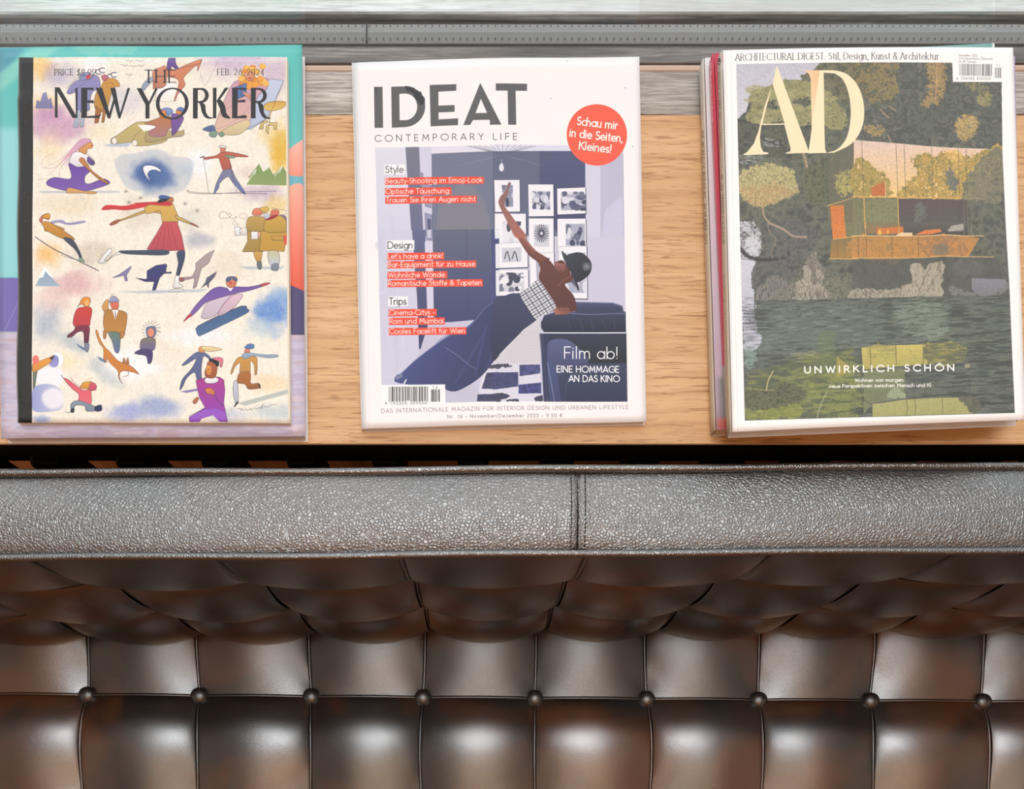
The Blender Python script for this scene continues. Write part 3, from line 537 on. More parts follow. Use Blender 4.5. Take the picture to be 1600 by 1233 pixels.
    fig([(460, 462), (500, 462), (510, 486), (500, 540), (492, 566), (425, 572), (405, 550), (414, 500), (430, 470)], (206, 70, 60), c2=(186, 60, 70)); fig([(425, 568), (492, 566), (494, 620), (488, 662), (468, 662), (462, 600), (430, 600), (400, 624), (374, 628), (380, 612), (410, 590)], (130, 50, 70), c2=(90, 44, 66)); fig([(470, 662), (494, 664), (488, 706), (472, 700)], (130, 140, 160)); cv.poly([(420, 660), (474, 690), (470, 702), (440, 684)], (80, 110, 160), .9, 1)
    fig([(580, 430), (600, 422), (600, 470), (620, 480), (600, 500), (580, 490), (566, 462)], (216, 160, 90)); fig([(610, 440), (640, 430), (656, 440), (650, 474), (624, 474)], (226, 116, 90)); fig([(604, 436), (616, 404), (640, 404), (658, 430), (630, 434)], (160, 164, 196)); L([(622, 400), (616, 392), (630, 390)], .5)
    fig([(590, 480), (620, 474), (660, 478), (698, 494), (700, 540), (684, 606), (640, 608), (590, 600), (572, 560), (576, 500)], (176, 124, 60), c2=(190, 134, 64)); cv.poly([(620, 476), (655, 476), (638, 530)], (244, 240, 238)); L([(636, 486), (640, 520)], 1.2, (90, 80, 110))
    fig([(600, 600), (660, 604), (664, 660), (656, 710), (636, 706), (620, 650)], (110, 130, 110), c2=(96, 110, 160)); fig([(574, 590), (590, 600), (584, 634), (572, 630)], (190, 130, 70), w=.5); fig([(666, 604), (690, 602), (680, 628), (664, 632)], (190, 130, 70), w=.5)
    fig([(530, 600), (538, 590), (556, 640), (580, 680), (610, 710), (650, 755), (690, 770), (730, 790), (766, 828), (740, 820), (700, 812), (668, 816), (660, 850), (676, 882), (656, 850), (650, 810), (610, 770), (592, 740), (590, 762), (574, 760), (572, 690), (550, 660)], (212, 140, 60), c2=(200, 120, 50)); fig([(678, 770), (684, 738), (694, 764)], (200, 130, 60)); fig([(696, 768), (706, 738), (712, 774)], (200, 130, 60)); L([(708, 812), (706, 836), (680, 842)], .7)
    cv.poly([(538, 730), (586, 756), (580, 766), (552, 754)], (90, 120, 160), .9, 1)
    for t in range(0, 360, 22): L([(830 + 30 * math.cos(math.radians(t)), 590 + 34 * math.sin(math.radians(t))), (834 + 52 * math.cos(math.radians(t + 14)), 588 + 54 * math.sin(math.radians(t + 14)))], .6, INK)
    cv.poly(arc(830, 595, 34, 38, 0, 360), (232, 232, 240)); fig([(806, 580), (824, 566), (856, 570), (858, 610), (836, 630), (812, 622)], (110, 120, 150)); cv.poly(arc(832, 600, 18, 24, 0, 360), (226, 140, 110)); fig([(780, 640), (830, 626), (856, 640), (852, 690), (820, 704), (776, 696)], (130, 120, 104), c2=(106, 96, 150)); fig([(742, 712), (780, 692), (838, 700), (836, 760), (816, 770), (806, 730), (760, 720)], (82, 66, 116))
    # --- snowman and children
    cv.poly(arc(316, 752, 36, 42, 0, 360), (246, 246, 250)); cv.grad(cat([(276, 740), (310, 726), (326, 745), (322, 780), (300, 796), (276, 780)]), (130, 138, 200), (160, 156, 206), blur=2)
    cv.poly(cat([(226, 800), (330, 796), (352, 850), (330, 895), (240, 890), (200, 860)]), (240, 240, 246), 1, 3); cv.grad(cat([(186, 1030), (182, 920), (226, 886), (300, 890), (345, 930), (350, 1000), (320, 1030)]), (206, 206, 222), (150, 160, 210), (-1, 0), blur=2); cv.poly(cat([(240, 930), (300, 905), (350, 940), (345, 1000), (280, 1020), (236, 980)]), (240, 236, 242), .9, 6)
    fig([(186, 770), (220, 758), (276, 738), (284, 760), (240, 790), (186, 820)], (236, 160, 70), w=.5); cv.poly(arc(200, 752, 18, 26, 0, 360), (232, 120, 110)); fig([(184, 820), (210, 812), (196, 900), (184, 916)], (110, 120, 100), False, 0); fig([(276, 740), (304, 724), (290, 750)], (110, 70, 60), w=.3)
    fig([(356, 858), (376, 858), (430, 900), (470, 920), (500, 905), (520, 880), (532, 900), (530, 918), (506, 920), (504, 996), (440, 985), (436, 940), (400, 910)], (222, 90, 106), c2=(226, 110, 120)); L([(340, 836), (358, 858)], 1.0); fig([(444, 905), (462, 880), (500, 870), (510, 880), (490, 910)], (232, 160, 60)); L([(455, 880), (500, 855), (516, 850)], 1.0, (210, 180, 90)); fig([(500, 880), (524, 880), (536, 902), (520, 920), (496, 916)], (214, 90, 110)); L([(392, 850), (420, 885), (446, 900)], .9, (180, 80, 90))
    fig([(436, 975), (504, 998), (530, 1012), (540, 1030), (480, 1034), (468, 1005), (420, 1002), (410, 1022), (394, 1022), (396, 990)], (136, 150, 166)); fig([(394, 1020), (412, 1020), (410, 1040), (392, 1040)], (56, 60, 66), w=.3); fig([(526, 1010), (560, 1000), (562, 1030), (530, 1034)], (46, 48, 92)); cv.poly([(350, 1036), (400, 1040), (380, 1044)], (120, 130, 150), .8, 1)
    # --- runners
    D(); cv.poly([(180, 925), (300, 905), (320, 912), (220, 932)], (120, 104, 170), .9, 1); fig([(268, 712), (318, 712), (352, 740), (346, 748), (312, 732), (300, 800), (300, 860), (276, 858), (262, 820), (220, 850), (196, 900), (180, 914), (196, 856), (240, 806), (262, 770), (270, 744), (216, 776), (194, 776)], (96, 106, 150)); fig([(284, 690), (300, 676), (320, 684), (318, 708), (292, 710)], (232, 160, 90)); fig([(300, 678), (360, 680), (414, 694), (360, 706), (316, 700)], (236, 214, 160), w=.4)
    cv.poly([(500, 990), (776, 912), (776, 936), (540, 1004)], (170, 180, 178), .8, 2); fig([(512, 736), (596, 734), (608, 772), (604, 828), (594, 830), (590, 780), (570, 760), (566, 826), (514, 828), (514, 770), (486, 790), (470, 826), (462, 824), (480, 770)], (206, 150, 74)); fig([(512, 824), (568, 822), (572, 880), (616, 880), (620, 906), (560, 912), (540, 886), (500, 880), (496, 866)], (176, 110, 50)); fig([(484, 866), (500, 880), (504, 950), (500, 990), (484, 980), (474, 910)], (196, 200, 216)); fig([(478, 1012), (494, 984), (506, 984), (490, 1004)], (50, 50, 66), w=.3); L([(616, 884), (622, 906)], 2.2, (60, 50, 60)); L([(556, 910), (614, 896)], .6)
    fig([(538, 700), (560, 690), (566, 714), (544, 722)], (226, 130, 100)); fig([(538, 684), (560, 664), (588, 668), (586, 688), (560, 692)], (96, 130, 186)); fig([(526, 722), (560, 712), (640, 722), (714, 722), (716, 736), (660, 740), (590, 730), (544, 746), (528, 740)], (150, 176, 200), w=.4)
    fig([(270, 864), (330, 846), (400, 846), (424, 862), (430, 920), (424, 990), (432, 1030), (446, 1092), (406, 1092), (364, 1054), (300, 1074), (288, 1092), (236, 1092), (232, 1066), (322, 1016), (290, 960), (276, 900)], (170, 60, 140), False, c2=(140, 66, 180)); cv.poly(([(238, 1062), (320, 1024), (380, 1020), (430, 1040), (446, 1090), (400, 1092), (360, 1052), (290, 1080), (286, 1092), (238, 1092)]), (150, 86, 196)); fig([(318, 858), (350, 842), (394, 856), (380, 878), (330, 880)], (246, 244, 246))
    fig([(330, 790), (338, 762), (380, 764), (388, 800), (376, 846), (344, 852), (322, 840), (320, 812)], (176, 96, 60)); fig([(326, 800), (334, 782), (356, 790), (352, 832), (330, 832)], (226, 150, 70), w=.3); fig([(342, 756), (352, 744), (398, 764), (390, 790), (370, 770)], (40, 34, 44), w=0); fig([(360, 744), (400, 738), (420, 752), (412, 790), (402, 788), (404, 764)], (230, 120, 140)); L([(326, 836), (346, 838)], 1.2, (150, 30, 50)); L([(336, 804), (344, 804)], 1.0)
    fig([(322, 912), (350, 906), (374, 928), (366, 944), (330, 934)], (216, 130, 80), w=.5); fig([(254, 976), (276, 956), (286, 966), (270, 990), (256, 990)], (186, 110, 70), w=.5); L([(372, 944), (400, 984), (424, 1006)], .8); L([(232, 1060), (322, 1014)], .6)
    L([(498, 1022), (512, 1018), (516, 1030), (524, 1020), (532, 1030), (546, 1022), (556, 1030), (570, 1016), (574, 1028), (592, 1014), (600, 1024), (616, 1012), (624, 1018), (640, 994), (632, 1018), (656, 1006), (664, 1012), (684, 998), (716, 994)], .5, (60, 56, 60))
    # --- lettering
    K = (44, 42, 46)
    A(); cv.ctx(0, 60, k1)
    Lk = lambda p, w: cv.line(p, w / k1, K)
    Lp = lambda p: cv.poly(p, K)
    Lp([(356, 320), (372, 320), (374, 514), (356, 514)]); Lp([(356, 320), (386, 320), (502, 518), (470, 518)]); Lp([(488, 326), (502, 326), (502, 518), (492, 518)])
    Lp([(526, 324), (566, 324), (562, 518), (526, 518)]); Lp([(550, 324), (604, 324), (604, 340), (550, 334)]); Lp([(550, 406), (606, 404), (606, 424), (550, 418)]); Lp([(550, 508), (640, 500), (656, 492), (640, 518), (550, 518)])
    Lp([(618, 324), (660, 324), (712, 500), (696, 520)]); Lp([(696, 520), (712, 520), (744, 400), (738, 372)]); Lp([(712, 324), (744, 324), (778, 500), (764, 520)]); Lp([(764, 520), (776, 518), (838, 324), (822, 324)]); Lp([(738, 372), (728, 324), (740, 324), (748, 372)])
    Lp([(880, 324), (910, 324), (958, 410), (976, 372), (1000, 324), (1016, 324), (962, 430), (962, 518), (936, 518), (936, 430)])
    B(); o1 = arc(163, 422, 106, 102, 0, 360, 60); o2 = arc(163, 422, 82, 92, 0, 360, 60)[::-1]; cv.poly([o1, o2], K, multi=True)
    def Rr(x, w, lx):
        Lp([(x, 324), (x + w, 324), (x + w - 2, 520), (x, 520)]); a = arc(x + w + 22, 372, 48, 48, -90, 90, 14); b = arc(x + w + 16, 372, 30, 36, -90, 90, 14)
        cv.poly([[(x + w - 6, 324)] + a + [(x + w - 6, 420), (x + w - 6, 408)] + b[::-1] + [(x + w - 6, 336)]], K, multi=True)
        Lp(cat([(x + w + 8, 414), (x + w + 44, 430), (x + w + 52, 480), (x + w + 70, 508), (x + w + 92, 514), (x + w + 90, 522), (x + w + 50, 516), (x + w + 26, 480), (x + w + 16, 436)]))
    Rr(296, 32, 0); Lp([(425, 324), (448, 324), (446, 520), (425, 520)]); Lp([(502, 324), (526, 324), (470, 400), (456, 418), (446, 412)]); Lp(cat([(452, 408), (476, 402), (502, 440), (512, 490), (536, 516), (524, 522), (486, 508), (470, 460)]))
    Lp([(548, 324), (584, 324), (582, 520), (548, 520)]); Lp([(570, 324), (636, 324), (640, 340), (570, 334)]); Lp([(570, 406), (632, 400), (632, 418), (570, 416)]); Lp([(570, 510), (630, 498), (644, 506), (636, 520), (570, 520)]); Rr(668, 32, 0)
    cv.ctx(); cv.text('THE', 226.5, 129.5, 19, K, .13, .10, True, width=52, thin=.06)
    cv.text('PRICE', 86.5, 118.8, 9.2, K, .11, .08, True, width=30, thin=.06); cv.text('$8.99', 121, 119.5, 9.6, K, .11, .06, True, width=30, thin=.06, slant=.12)
    cv.text('FEB. 26, 2024', 340.5, 118.8, 9.2, K, .11, .07, True, width=73.5, thin=.06)
    # bound edge in black, cream trimmed fore-edge with its red dotted line
    cv.poly([(26, 88), (52.8, 88), (52.2, 250), (50.5, 664), (24, 664)], (38, 35, 34)); r = random.Random(9)
    for i in range(36): x, y = 30 + r.random() * 20, 95 + r.random() * 560; cv.line([(x, y), (x + r.random() * .4, y + .3)], .5 + r.random() * .5, (160, 156, 150), .7)
    cv.line([(30.8, 90), (31, 200), (29, 662)], 1.0, (200, 190, 178), .8)
    cv.poly([(446.2, 88), (455, 88), (456, 664), (450.6, 664)], (238, 226, 206))
    y = 295
    while y < 655: cv.line([(455 - 2.9 + (y - 295) * .006, y), (455 - 2.5 + (y - 295) * .006, y)], .9, (190, 96, 70)); y += 2.6
    return cv.image('watercolour_cover')

# ------------------------------------------------------------------ print of the white interior-life cover
def white_cover(quad):
    cv = Canvas(quad, 2.5, (243, 239, 239)); ke, kg, kh = 4.108, 3.7375, 3.736
    E = lambda: cv.ctx(540, 70, ke); Fx = lambda: cv.ctx(770, 70, ke); G = lambda: cv.ctx(540, 360, kg); H = lambda: cv.ctx(770, 360, kh); cv.ctx()
    PH = [(586, 231), (974, 230), (979, 626), (598, 629)]
    cv.grad(PH, (206, 202, 222), (196, 194, 216))
    NAVY, SLATE = (60, 66, 100), (108, 112, 134)
    E(); cv.grad([(190, 660), (390, 660), (425, 1233), (205, 1233)], (218, 216, 230), (206, 206, 224)); cv.grad([(384, 660), (472, 660), (500, 1233), (424, 1233)], (118, 118, 134), (104, 106, 140)); cv.poly([(472, 660), (552, 660), (555, 1233), (500, 1233)], (206, 204, 224))
    cv.poly([(552, 705), (986, 690), (986, 1233), (556, 1233)], (112, 116, 138)); cv.poly([(552, 660), (986, 655), (986, 690), (552, 705)], (222, 218, 232))
    cv.poly([(590, 1233), (592, 1090), (640, 980), (740, 900), (820, 920), (890, 1020), (922, 1140), (924, 1233)], (124, 124, 138), sm=False); cv.line([(590, 1233), (595, 1080), (650, 970), (740, 896), (820, 915), (890, 1010), (924, 1150)], .5, (148, 148, 160), .7, True)
    for q in ([(486, 826), (497, 830), (500, 1000), (488, 990)], [(505, 900), (552, 910), (548, 1052), (512, 1040)], [(510, 1085), (555, 1098), (556, 1233), (516, 1233)]): cv.poly(q, (150, 150, 180)); cv.line(q + [q[0]], .8, (90, 92, 120))
    cv.poly([(524, 1120), (548, 1124), (550, 1233), (530, 1233)], (86, 88, 120))
    Fx(); cv.poly([(0, 690), (595, 683), (597, 1233), (0, 1233)], (96, 100, 126)); cv.grad([(300, 686), (595, 683), (597, 1233), (420, 1233), (300, 900)], (82, 86, 118), (66, 70, 108)); cv.poly([(0, 648), (480, 648), (500, 684), (0, 692)], (216, 214, 232)); cv.poly([(592, 700), (690, 700), (692, 1233), (597, 1233)], (208, 206, 224)); cv.poly([(690, 700), (838, 700), (845, 1233), (692, 1233)], (186, 186, 208))
    cv.rag([(720, 1060), (832, 960), (838, 1233), (700, 1233)], [(206, 204, 226), (196, 196, 220)], 1.5, .4, .8, .5, sm=False)
    # wire lamp shade and bulb
    for t in range(-62, 63, 9):
        a = math.radians(t); cx, cy = 60, 800
        cv.line([(cx + 70 * math.sin(a) * 1.2, 700 - 6 * abs(math.sin(a))), (cx + 262 * math.sin(a), 648 + 10 * abs(math.sin(a)))], .45, (70, 70, 90), .9)
        cv.line([(cx + 90 * math.sin(a), cy - 80 + 20 * abs(math.sin(a))), (cx + 330 * math.sin(a), cy - 100 + 100 * abs(math.sin(a)))], .4, (150, 152, 172), .35)
    cv.poly(cat([(40, 800), (46, 775), (60, 768), (70, 790), (66, 816), (48, 818)]), (226, 224, 232)); cv.line([(56, 745), (56, 770)], .8, (190, 190, 200))
    r = random.Random(12)
    def frame(q, inner, tones, kind):
        cv.poly([(x + 4, y + 5) for x, y in q], (44, 48, 76)); cv.poly(q, (236, 234, 240)); cv.line(q + [q[0]], .35, (90, 90, 110)); cv.poly(inner, tones[0])
        xs = [p[0] for p in inner]; ys = [p[1] for p in inner]; x0, x1, y0, y1 = min(xs), max(xs), min(ys), max(ys)
        for i in range(kind):
            x, y = x0 + (x1 - x0) * r.random(), y0 + (y1 - y0) * r.random(); w, h = (x1 - x0) * (.06 + .14 * r.random()), (y1 - y0) * (.06 + .18 * r.random())
            cv.poly([(min(max(px, x0), x1), min(max(py, y0), y1)) for px, py in arc(x, y, w, h, 0, 360, 9)], r.choice(tones[1:]))
    T = [(170, 172, 192), (70, 72, 96), (216, 216, 226), (110, 112, 136), (90, 92, 120), (196, 196, 212)]
    frame([(8, 876), (172, 874), (175, 1078), (14, 1082)], [(54, 910), (128, 908), (130, 1046), (80, 1048)], [(140, 142, 166)] + T[1:], 5)
    frame([(226, 902), (388, 900), (392, 1104), (230, 1108)], [(250, 948), (368, 946), (368, 1060), (254, 1062)], T, 26)
    frame([(412, 926), (595, 916), (597, 1084), (414, 1094)], [(438, 950), (595, 944), (597, 1060), (440, 1066)], T, 26)
    frame([(12, 1090), (212, 1090), (214, 1300), (12, 1300)], [(60, 1140), (180, 1140), (180, 1300), (60, 1300)], [(226, 224, 232), (80, 80, 100), (210, 208, 220)], 8)
    frame([(230, 1120), (390, 1118), (392, 1420), (230, 1420)], [(262, 1160), (360, 1158), (362, 1300), (264, 1300)], [(206, 206, 216)], 0)
    for t in range(0, 360, 18): a = math.radians(t); cv.line([(312 + 12 * math.cos(a), 1215 + 14 * math.sin(a)), (312 + 46 * math.cos(a), 1215 + 56 * math.sin(a))], 1.3, (60, 60, 80))
    frame([(414, 1120), (597, 1116), (600, 1330), (414, 1330)], [(468, 1152), (590, 1150), (592, 1290), (468, 1292)], T, 18)
    H(); frame([(14, 84), (202, 72), (204, 220), (16, 228)], [(52, 110), (166, 104), (166, 188), (54, 194)], [(200, 200, 212)], 0)
    for x in (84, 128): cv.line([(x - 16, 172), (x, 130), (x + 16, 184)], 1.5, (60, 58, 70), 1, True)
    frame([(16, 236), (206, 232), (208, 384), (22, 388)], [(38, 258), (182, 252), (184, 358), (42, 364)], [(206, 206, 214), (70, 72, 92), (120, 122, 142), (230, 230, 236)], 22)
    frame([(214, 140), (358, 132), (358, 300), (218, 330)], [(250, 170), (330, 164), (330, 280), (256, 290)], T, 12); frame([(382, 98), (548, 92), (552, 400), (384, 400)], [(410, 140), (540, 130), (545, 366), (412, 366)], T, 14)
    cv.ctx(); cv.poly([(648, 420), (682, 420), (692, 546), (650, 546)], (66, 70, 110)); G(); cv.grad([(388, 0), (466, 0), (480, 640), (430, 700), (418, 400)], (98, 102, 136), (58, 62, 100)); cv.poly([(462, 70), (508, 66), (520, 560), (480, 560)], (208, 206, 226)); cv.poly([(470, 0), (508, 0), (508, 66), (472, 62)], (140, 142, 172)); cv.poly([(476, 0), (500, 0), (500, 50), (478, 48)], (196, 196, 216))
    cv.grad([(508, 0), (850, 0), (852, 520), (560, 545), (516, 540)], (98, 102, 124), (62, 68, 112)); cv.poly([(850, 0), (897, 0), (897, 520), (852, 520)], (70, 78, 122)); cv.poly([(870, 0), (897, 0), (897, 54), (872, 56)], (226, 226, 234)); cv.poly([(874, 86), (897, 84), (897, 226), (876, 228)], (226, 226, 234)); cv.poly([(876, 240), (897, 238), (897, 388), (878, 388)], (226, 226, 234)); cv.line([(706, 0), (710, 520)], .6, (58, 62, 104)); cv.line([(540, 40), (544, 530)], .5, (72, 76, 110))
    cv.poly([(480, 560), (520, 540), (720, 540), (690, 600), (480, 800), (430, 720)], (196, 192, 212)); cv.poly([(188, 0), (388, 0), (418, 400), (430, 720), (330, 830), (290, 910), (210, 910)], (204, 202, 222))
    cv.rag([(230, 0), (300, 0), (330, 700), (250, 860)], [(212, 210, 228), (196, 194, 216)], 12, .5, .5, 3, sx=.4, sy=4); cv.line([(198, 368), (225, 364), (236, 356)], .5, (236, 236, 244)); cv.line([(212, 862), (300, 850)], .5, (236, 236, 244), .7)
    # floor, rug, leather seat
    H(); cv.poly([(0, 640), (110, 630), (250, 520), (274, 520), (276, 786), (0, 786)], (206, 202, 210)); [cv.line([(60 + i * 4, 640 + i * 12), (272, 580 + i * 18)], .35, (176, 172, 184)) for i in range(12)]
    cv.ctx(); cv.poly([(757, 570), (844, 569), (846, 628), (744, 629)], (214, 212, 226)); cv.poly([(696, 614), (752, 614), (744, 629), (697, 629)], (200, 198, 214)); G(); cv.poly([(584, 946), (780, 900), (770, 1006), (584, 1010)], (192, 190, 208))
    G(); cv.rag([(824, 836), (897, 832), (897, 930), (794, 930)], [(58, 58, 88), (72, 74, 118)], 3, .3, 1, .3, sm=False); cv.rag([(770, 962), (897, 960), (897, 1004), (768, 1004)], [(58, 58, 84), (70, 72, 110)], 3, .3, 1, .3, sm=False); cv.rag([(830, 796), (897, 784), (897, 812), (828, 812)], [(70, 68, 90)], 2, .6, 1, .3, sm=False)
    H(); cv.rag([(0, 836), (148, 832), (148, 915), (0, 936)], [(60, 62, 98), (72, 76, 122)], 3, .3, 1, .4, sm=False); cv.rag([(154, 790), (276, 786), (276, 838), (156, 856)], [(60, 62, 98), (86, 92, 150)], 3, .3, 1, .4, sm=False); cv.rag([(150, 905), (282, 892), (282, 954), (150, 958)], [(54, 58, 104), (76, 82, 150)], 3, .3, 1, .4, sm=False)
    cv.rag([(0, 960), (60, 955), (100, 972), (60, 990), (0, 990)], [(60, 60, 84)], 3, .3, 1, .4); cv.rag([(20, 998), (140, 990), (140, 1003), (20, 1003)], [(60, 60, 84)], 3, .3, 1, .4); cv.rag([(245, 980), (290, 966), (290, 1000), (250, 1000)], [(60, 60, 84)], 3, .3, 1, .4); cv.rag([(0, 790), (80, 786), (110, 800), (20, 812)], [(70, 68, 90)], 2, .5, 1, .4)
    cv.grad([(470, 418), (700, 422), (756, 440), (764, 476), (480, 480)], (76, 84, 116), (52, 56, 82)); cv.line([(470, 420), (700, 424), (756, 444)], .8, (120, 128, 160))
    cv.grad([(272, 560), (300, 500), (360, 480), (776, 474), (778, 596), (300, 600)], (62, 66, 92), (36, 38, 56)); cv.line([(300, 500), (360, 482), (560, 492), (776, 484)], 1.2, (110, 118, 150)); [cv.line([(440 + i * 66, 520), (452 + i * 66 + (i % 2) * 10, 580)], .9, (78, 82, 104), .8, True) for i in range(5)]
    cv.poly([(272, 604), (780, 598), (786, 1000), (300, 1003)], (46, 48, 72)); cv.grad([(330, 620), (780, 606), (780, 776), (560, 776), (470, 690)], (52, 54, 72), (34, 34, 44)); cv.grad(cat([(312, 700), (330, 650), (400, 636), (470, 660), (560, 770), (440, 830), (360, 860)]), (88, 94, 134), (60, 64, 98)); cv.grad([(380, 860), (450, 800), (560, 778), (780, 776), (785, 998), (400, 1000)], (60, 64, 92), (42, 46, 74)); cv.line([(420, 996), (430, 900), (460, 850), (560, 830), (780, 820)], .6, (96, 104, 142), .8, True)
    cv.grad([(312, 700), (380, 860), (400, 1000), (330, 1000), (318, 840)], (78, 86, 130), (60, 68, 110)); cv.line([(280, 602), (780, 598)], 2.0, (216, 216, 226)); cv.line([(276, 520), (286, 780), (296, 1000)], 1.8, (196, 198, 214)); cv.line([(290, 606), (302, 800), (318, 1000)], .8, (180, 184, 206)); cv.line([(304, 700), (360, 1000)], .8, (150, 156, 190)); cv.poly([(276, 606), (330, 606), (318, 700), (318, 1000), (296, 1000)], (50, 54, 86), .8)
    # the reclining woman
    G(); cv.grad(cat([(286, 868), (300, 845), (330, 830), (430, 740), (600, 620), (720, 560), (820, 450), (897, 404), (980, 372), (1040, 400), (1080, 500), (1050, 570), (897, 730), (800, 850), (700, 920), (620, 945), (520, 905), (400, 905), (300, 890)], k=4), (70, 78, 132), (50, 52, 84), (1, .6)); cv.line([(330, 832), (430, 742), (600, 622), (720, 566), (820, 456), (897, 408)], .9, (128, 138, 188), .8, True)
    for q in (([(500, 700), (560, 640), (640, 600)]), ([(760, 840), (790, 700), (820, 560)]), ([(640, 900), (720, 760), (800, 620)]), ([(830, 800), (870, 660), (897, 540)])): cv.line(q, 3.4, (80, 90, 146), .35, True)
    cv.line([(580, 686), (660, 740), (720, 790), (760, 812)], .4, (200, 204, 224), .9, True); cv.poly([(336, 898), (352, 870), (358, 874), (342, 902)], (236, 234, 240)); cv.poly([(286, 856), (330, 832), (334, 856), (300, 876)], (140, 146, 170), .7)
    SK, SKd, SKl = (110, 66, 56), (78, 46, 44), (176, 118, 100)
    H(); cv.grad(cat([(0, 430), (80, 392), (160, 372), (200, 420), (250, 510), (250, 530), (170, 590), (90, 650), (0, 760)]), (66, 70, 104), (46, 48, 70), (0, 1)); cv.line([(150, 376), (180, 440), (236, 512)], .7, (36, 38, 60), .9, True); cv.poly(arc(178, 437, 8, 8, 0, 360), (190, 192, 210), .0)
    cv.grad(cat([(270, 290), (276, 230), (262, 190), (210, 150), (150, 60), (102, -20), (130, -24), (180, 40), (250, 122), (310, 160), (350, 200), (370, 240), (360, 210), (362, 190), (384, 180), (410, 180), (440, 220), (468, 262), (460, 300), (420, 320), (470, 380), (486, 430), (486, 470), (440, 476), (360, 450), (320, 400)], k=4), SK, (90, 52, 48)); cv.grad(cat([(150, 60), (102, -20), (130, -24), (180, 40), (250, 122), (300, 156), (290, 190), (220, 140)]), (156, 96, 84), SK)
    cv.line([(136, -10), (176, 48), (246, 130)], 1.6, (196, 130, 116), .6, True); cv.line([(376, 330), (420, 290), (450, 272)], 1.4, (150, 92, 80), .7, True); cv.grad(cat([(362, 212), (366, 190), (384, 182), (394, 196), (420, 200), (420, 240), (392, 250)]), (160, 104, 110), SK); cv.poly(cat([(378, 190), (386, 182), (390, 192)]), (90, 40, 50)); cv.line([(388, 188), (404, 184)], 1.0, (50, 30, 34))
    cv.grad(cat([(400, 124), (412, 130), (440, 160), (470, 240), (500, 330), (502, 350), (494, 348), (470, 280), (438, 220), (414, 170)]), (60, 62, 72), (40, 40, 50)); cv.grad(cat([(426, 156), (460, 136), (510, 130), (552, 156), (576, 196), (570, 246), (540, 280), (490, 306), (476, 270), (450, 200)]), (60, 62, 74), (42, 42, 52), (1, 1)); cv.wash(550, 210, 26, 26, (120, 124, 136), .9)
    cv.line([(452, 240), (456, 262)], .7, (220, 200, 200)); cv.line([(470, 320), (484, 340)], .5, (190, 190, 200))
    Q = cat([(160, 378), (190, 350), (256, 296), (272, 296), (310, 350), (368, 440), (360, 470), (290, 500), (250, 522), (200, 460)]); cv.poly(Q, (214, 214, 222)); M = cv.mask([Q])
    for i in range(-8, 16):
        for (p, q) in (((150 + i * 17, 420 - i * 12), (230 + i * 17, 540 - i * 12)), ((170 + i * 9 - 20, 380 + i * 14 - 40), (300 + i * 9, 290 + i * 14 - 40))):
            a_, b_ = cv.mp([p])[0], cv.mp([q])[0]; m, x0, y0, x1, y1 = M; yy, xx = np.mgrid[y0:y1, x0:x1]; d = b_ - a_; L = np.hypot(*d); w = (1.9 if i % 2 else 1.0)
            dist = np.abs((xx - a_[0]) * d[1] - (yy - a_[1]) * d[0]) / L; cv.put(m * np.clip(w - dist + .5, 0, 1) * .8, (x0, y0, x1, y1), c8((48, 50, 66)))
    for i in range(5): cv.poly(cat([(354 + i * 17, 474 - i * 2), (366 + i * 18, 458 - i * 2), (374 + i * 18, 470), (380 + i * 14, 490), (368 + i * 14, 496 - i * 1)]), (166 - i * 8, 106 - i * 6, 92 - i * 5)); cv.line([(356 + i * 17, 478), (368 + i * 14, 496)], .4, SKd)
    cv.poly(cat([(360, 462), (400, 452), (440, 460), (450, 480), (420, 478)]), (130, 80, 68))
    Fx(); cv.grad(cat([(36, 1020), (50, 980), (76, 950), (96, 900), (106, 888), (116, 900), (100, 940), (104, 960), (84, 990), (76, 1040), (110, 1090), (160, 1160), (200, 1210), (215, 1240), (150, 1245), (110, 1180), (60, 1080)]), (130, 100, 98), (168, 104, 92)); cv.line([(62, 970), (74, 950), (88, 920)], .5, (220, 180, 170)); cv.line([(92, 960), (100, 965)], .6, (210, 170, 160))
    # captions
    OR, TX = (236, 76, 54), (252, 246, 244)
    cv.ctx()
    def cap(t, x, y, w, size=9.6): cv.poly([(x - .6, y - size - 1.2), (x + w + 1.6, y - size - 1.2), (x + w + 1.6, y + 1.8), (x - .6, y + 1.8)], OR); cv.text(t, x + .6, y - .6, size * .93, TX, .115, .10, width=w - .4)
    def hd(t, x, y, w, col): cv.poly([(x - 1, y - 13), (x + w + 1, y - 13), (x + w + 1, y + 2.2), (x - 1, y + 2.2)], (243, 240, 242)); cv.text(t, x + .6, y - .4, 10.4, col, .12, .08, width=w - 1.5)
    hd('Style', 601.8, 270.6, 30, (86, 84, 88)); cap('Beauty-Shooting im Emoji-Look', 602, 287.4, 152.4, 8.2); cap('Optische Täuschung:', 602, 303.6, 102, 8.2); cap('Trauen Sie Ihren Augen nicht', 602.6, 317, 140.6, 8.2)
    hd('Design', 605.5, 389, 41, (58, 56, 60)); cap('Let\'s have a drink!', 605.6, 405, 87, 8.2); cap('Bar-Equipment für zu Hause', 605.8, 418, 136.8, 8.2); cap('Wohnliche Wände:', 606, 434.4, 91.6, 8.2); cap('Romantische Stoffe & Tapeten', 606.2, 447.4, 146.6, 8.2)
    hd('Trips', 607.5, 476.6, 29, (36, 34, 38)); cap('Cinema-Citys –', 607.6, 493, 73.5, 8.2); cap('Rom und Mumbai', 608, 506.4, 85.4, 8.2); cap('Cooles Facelift für Wien', 608, 522.2, 119, 8.2)
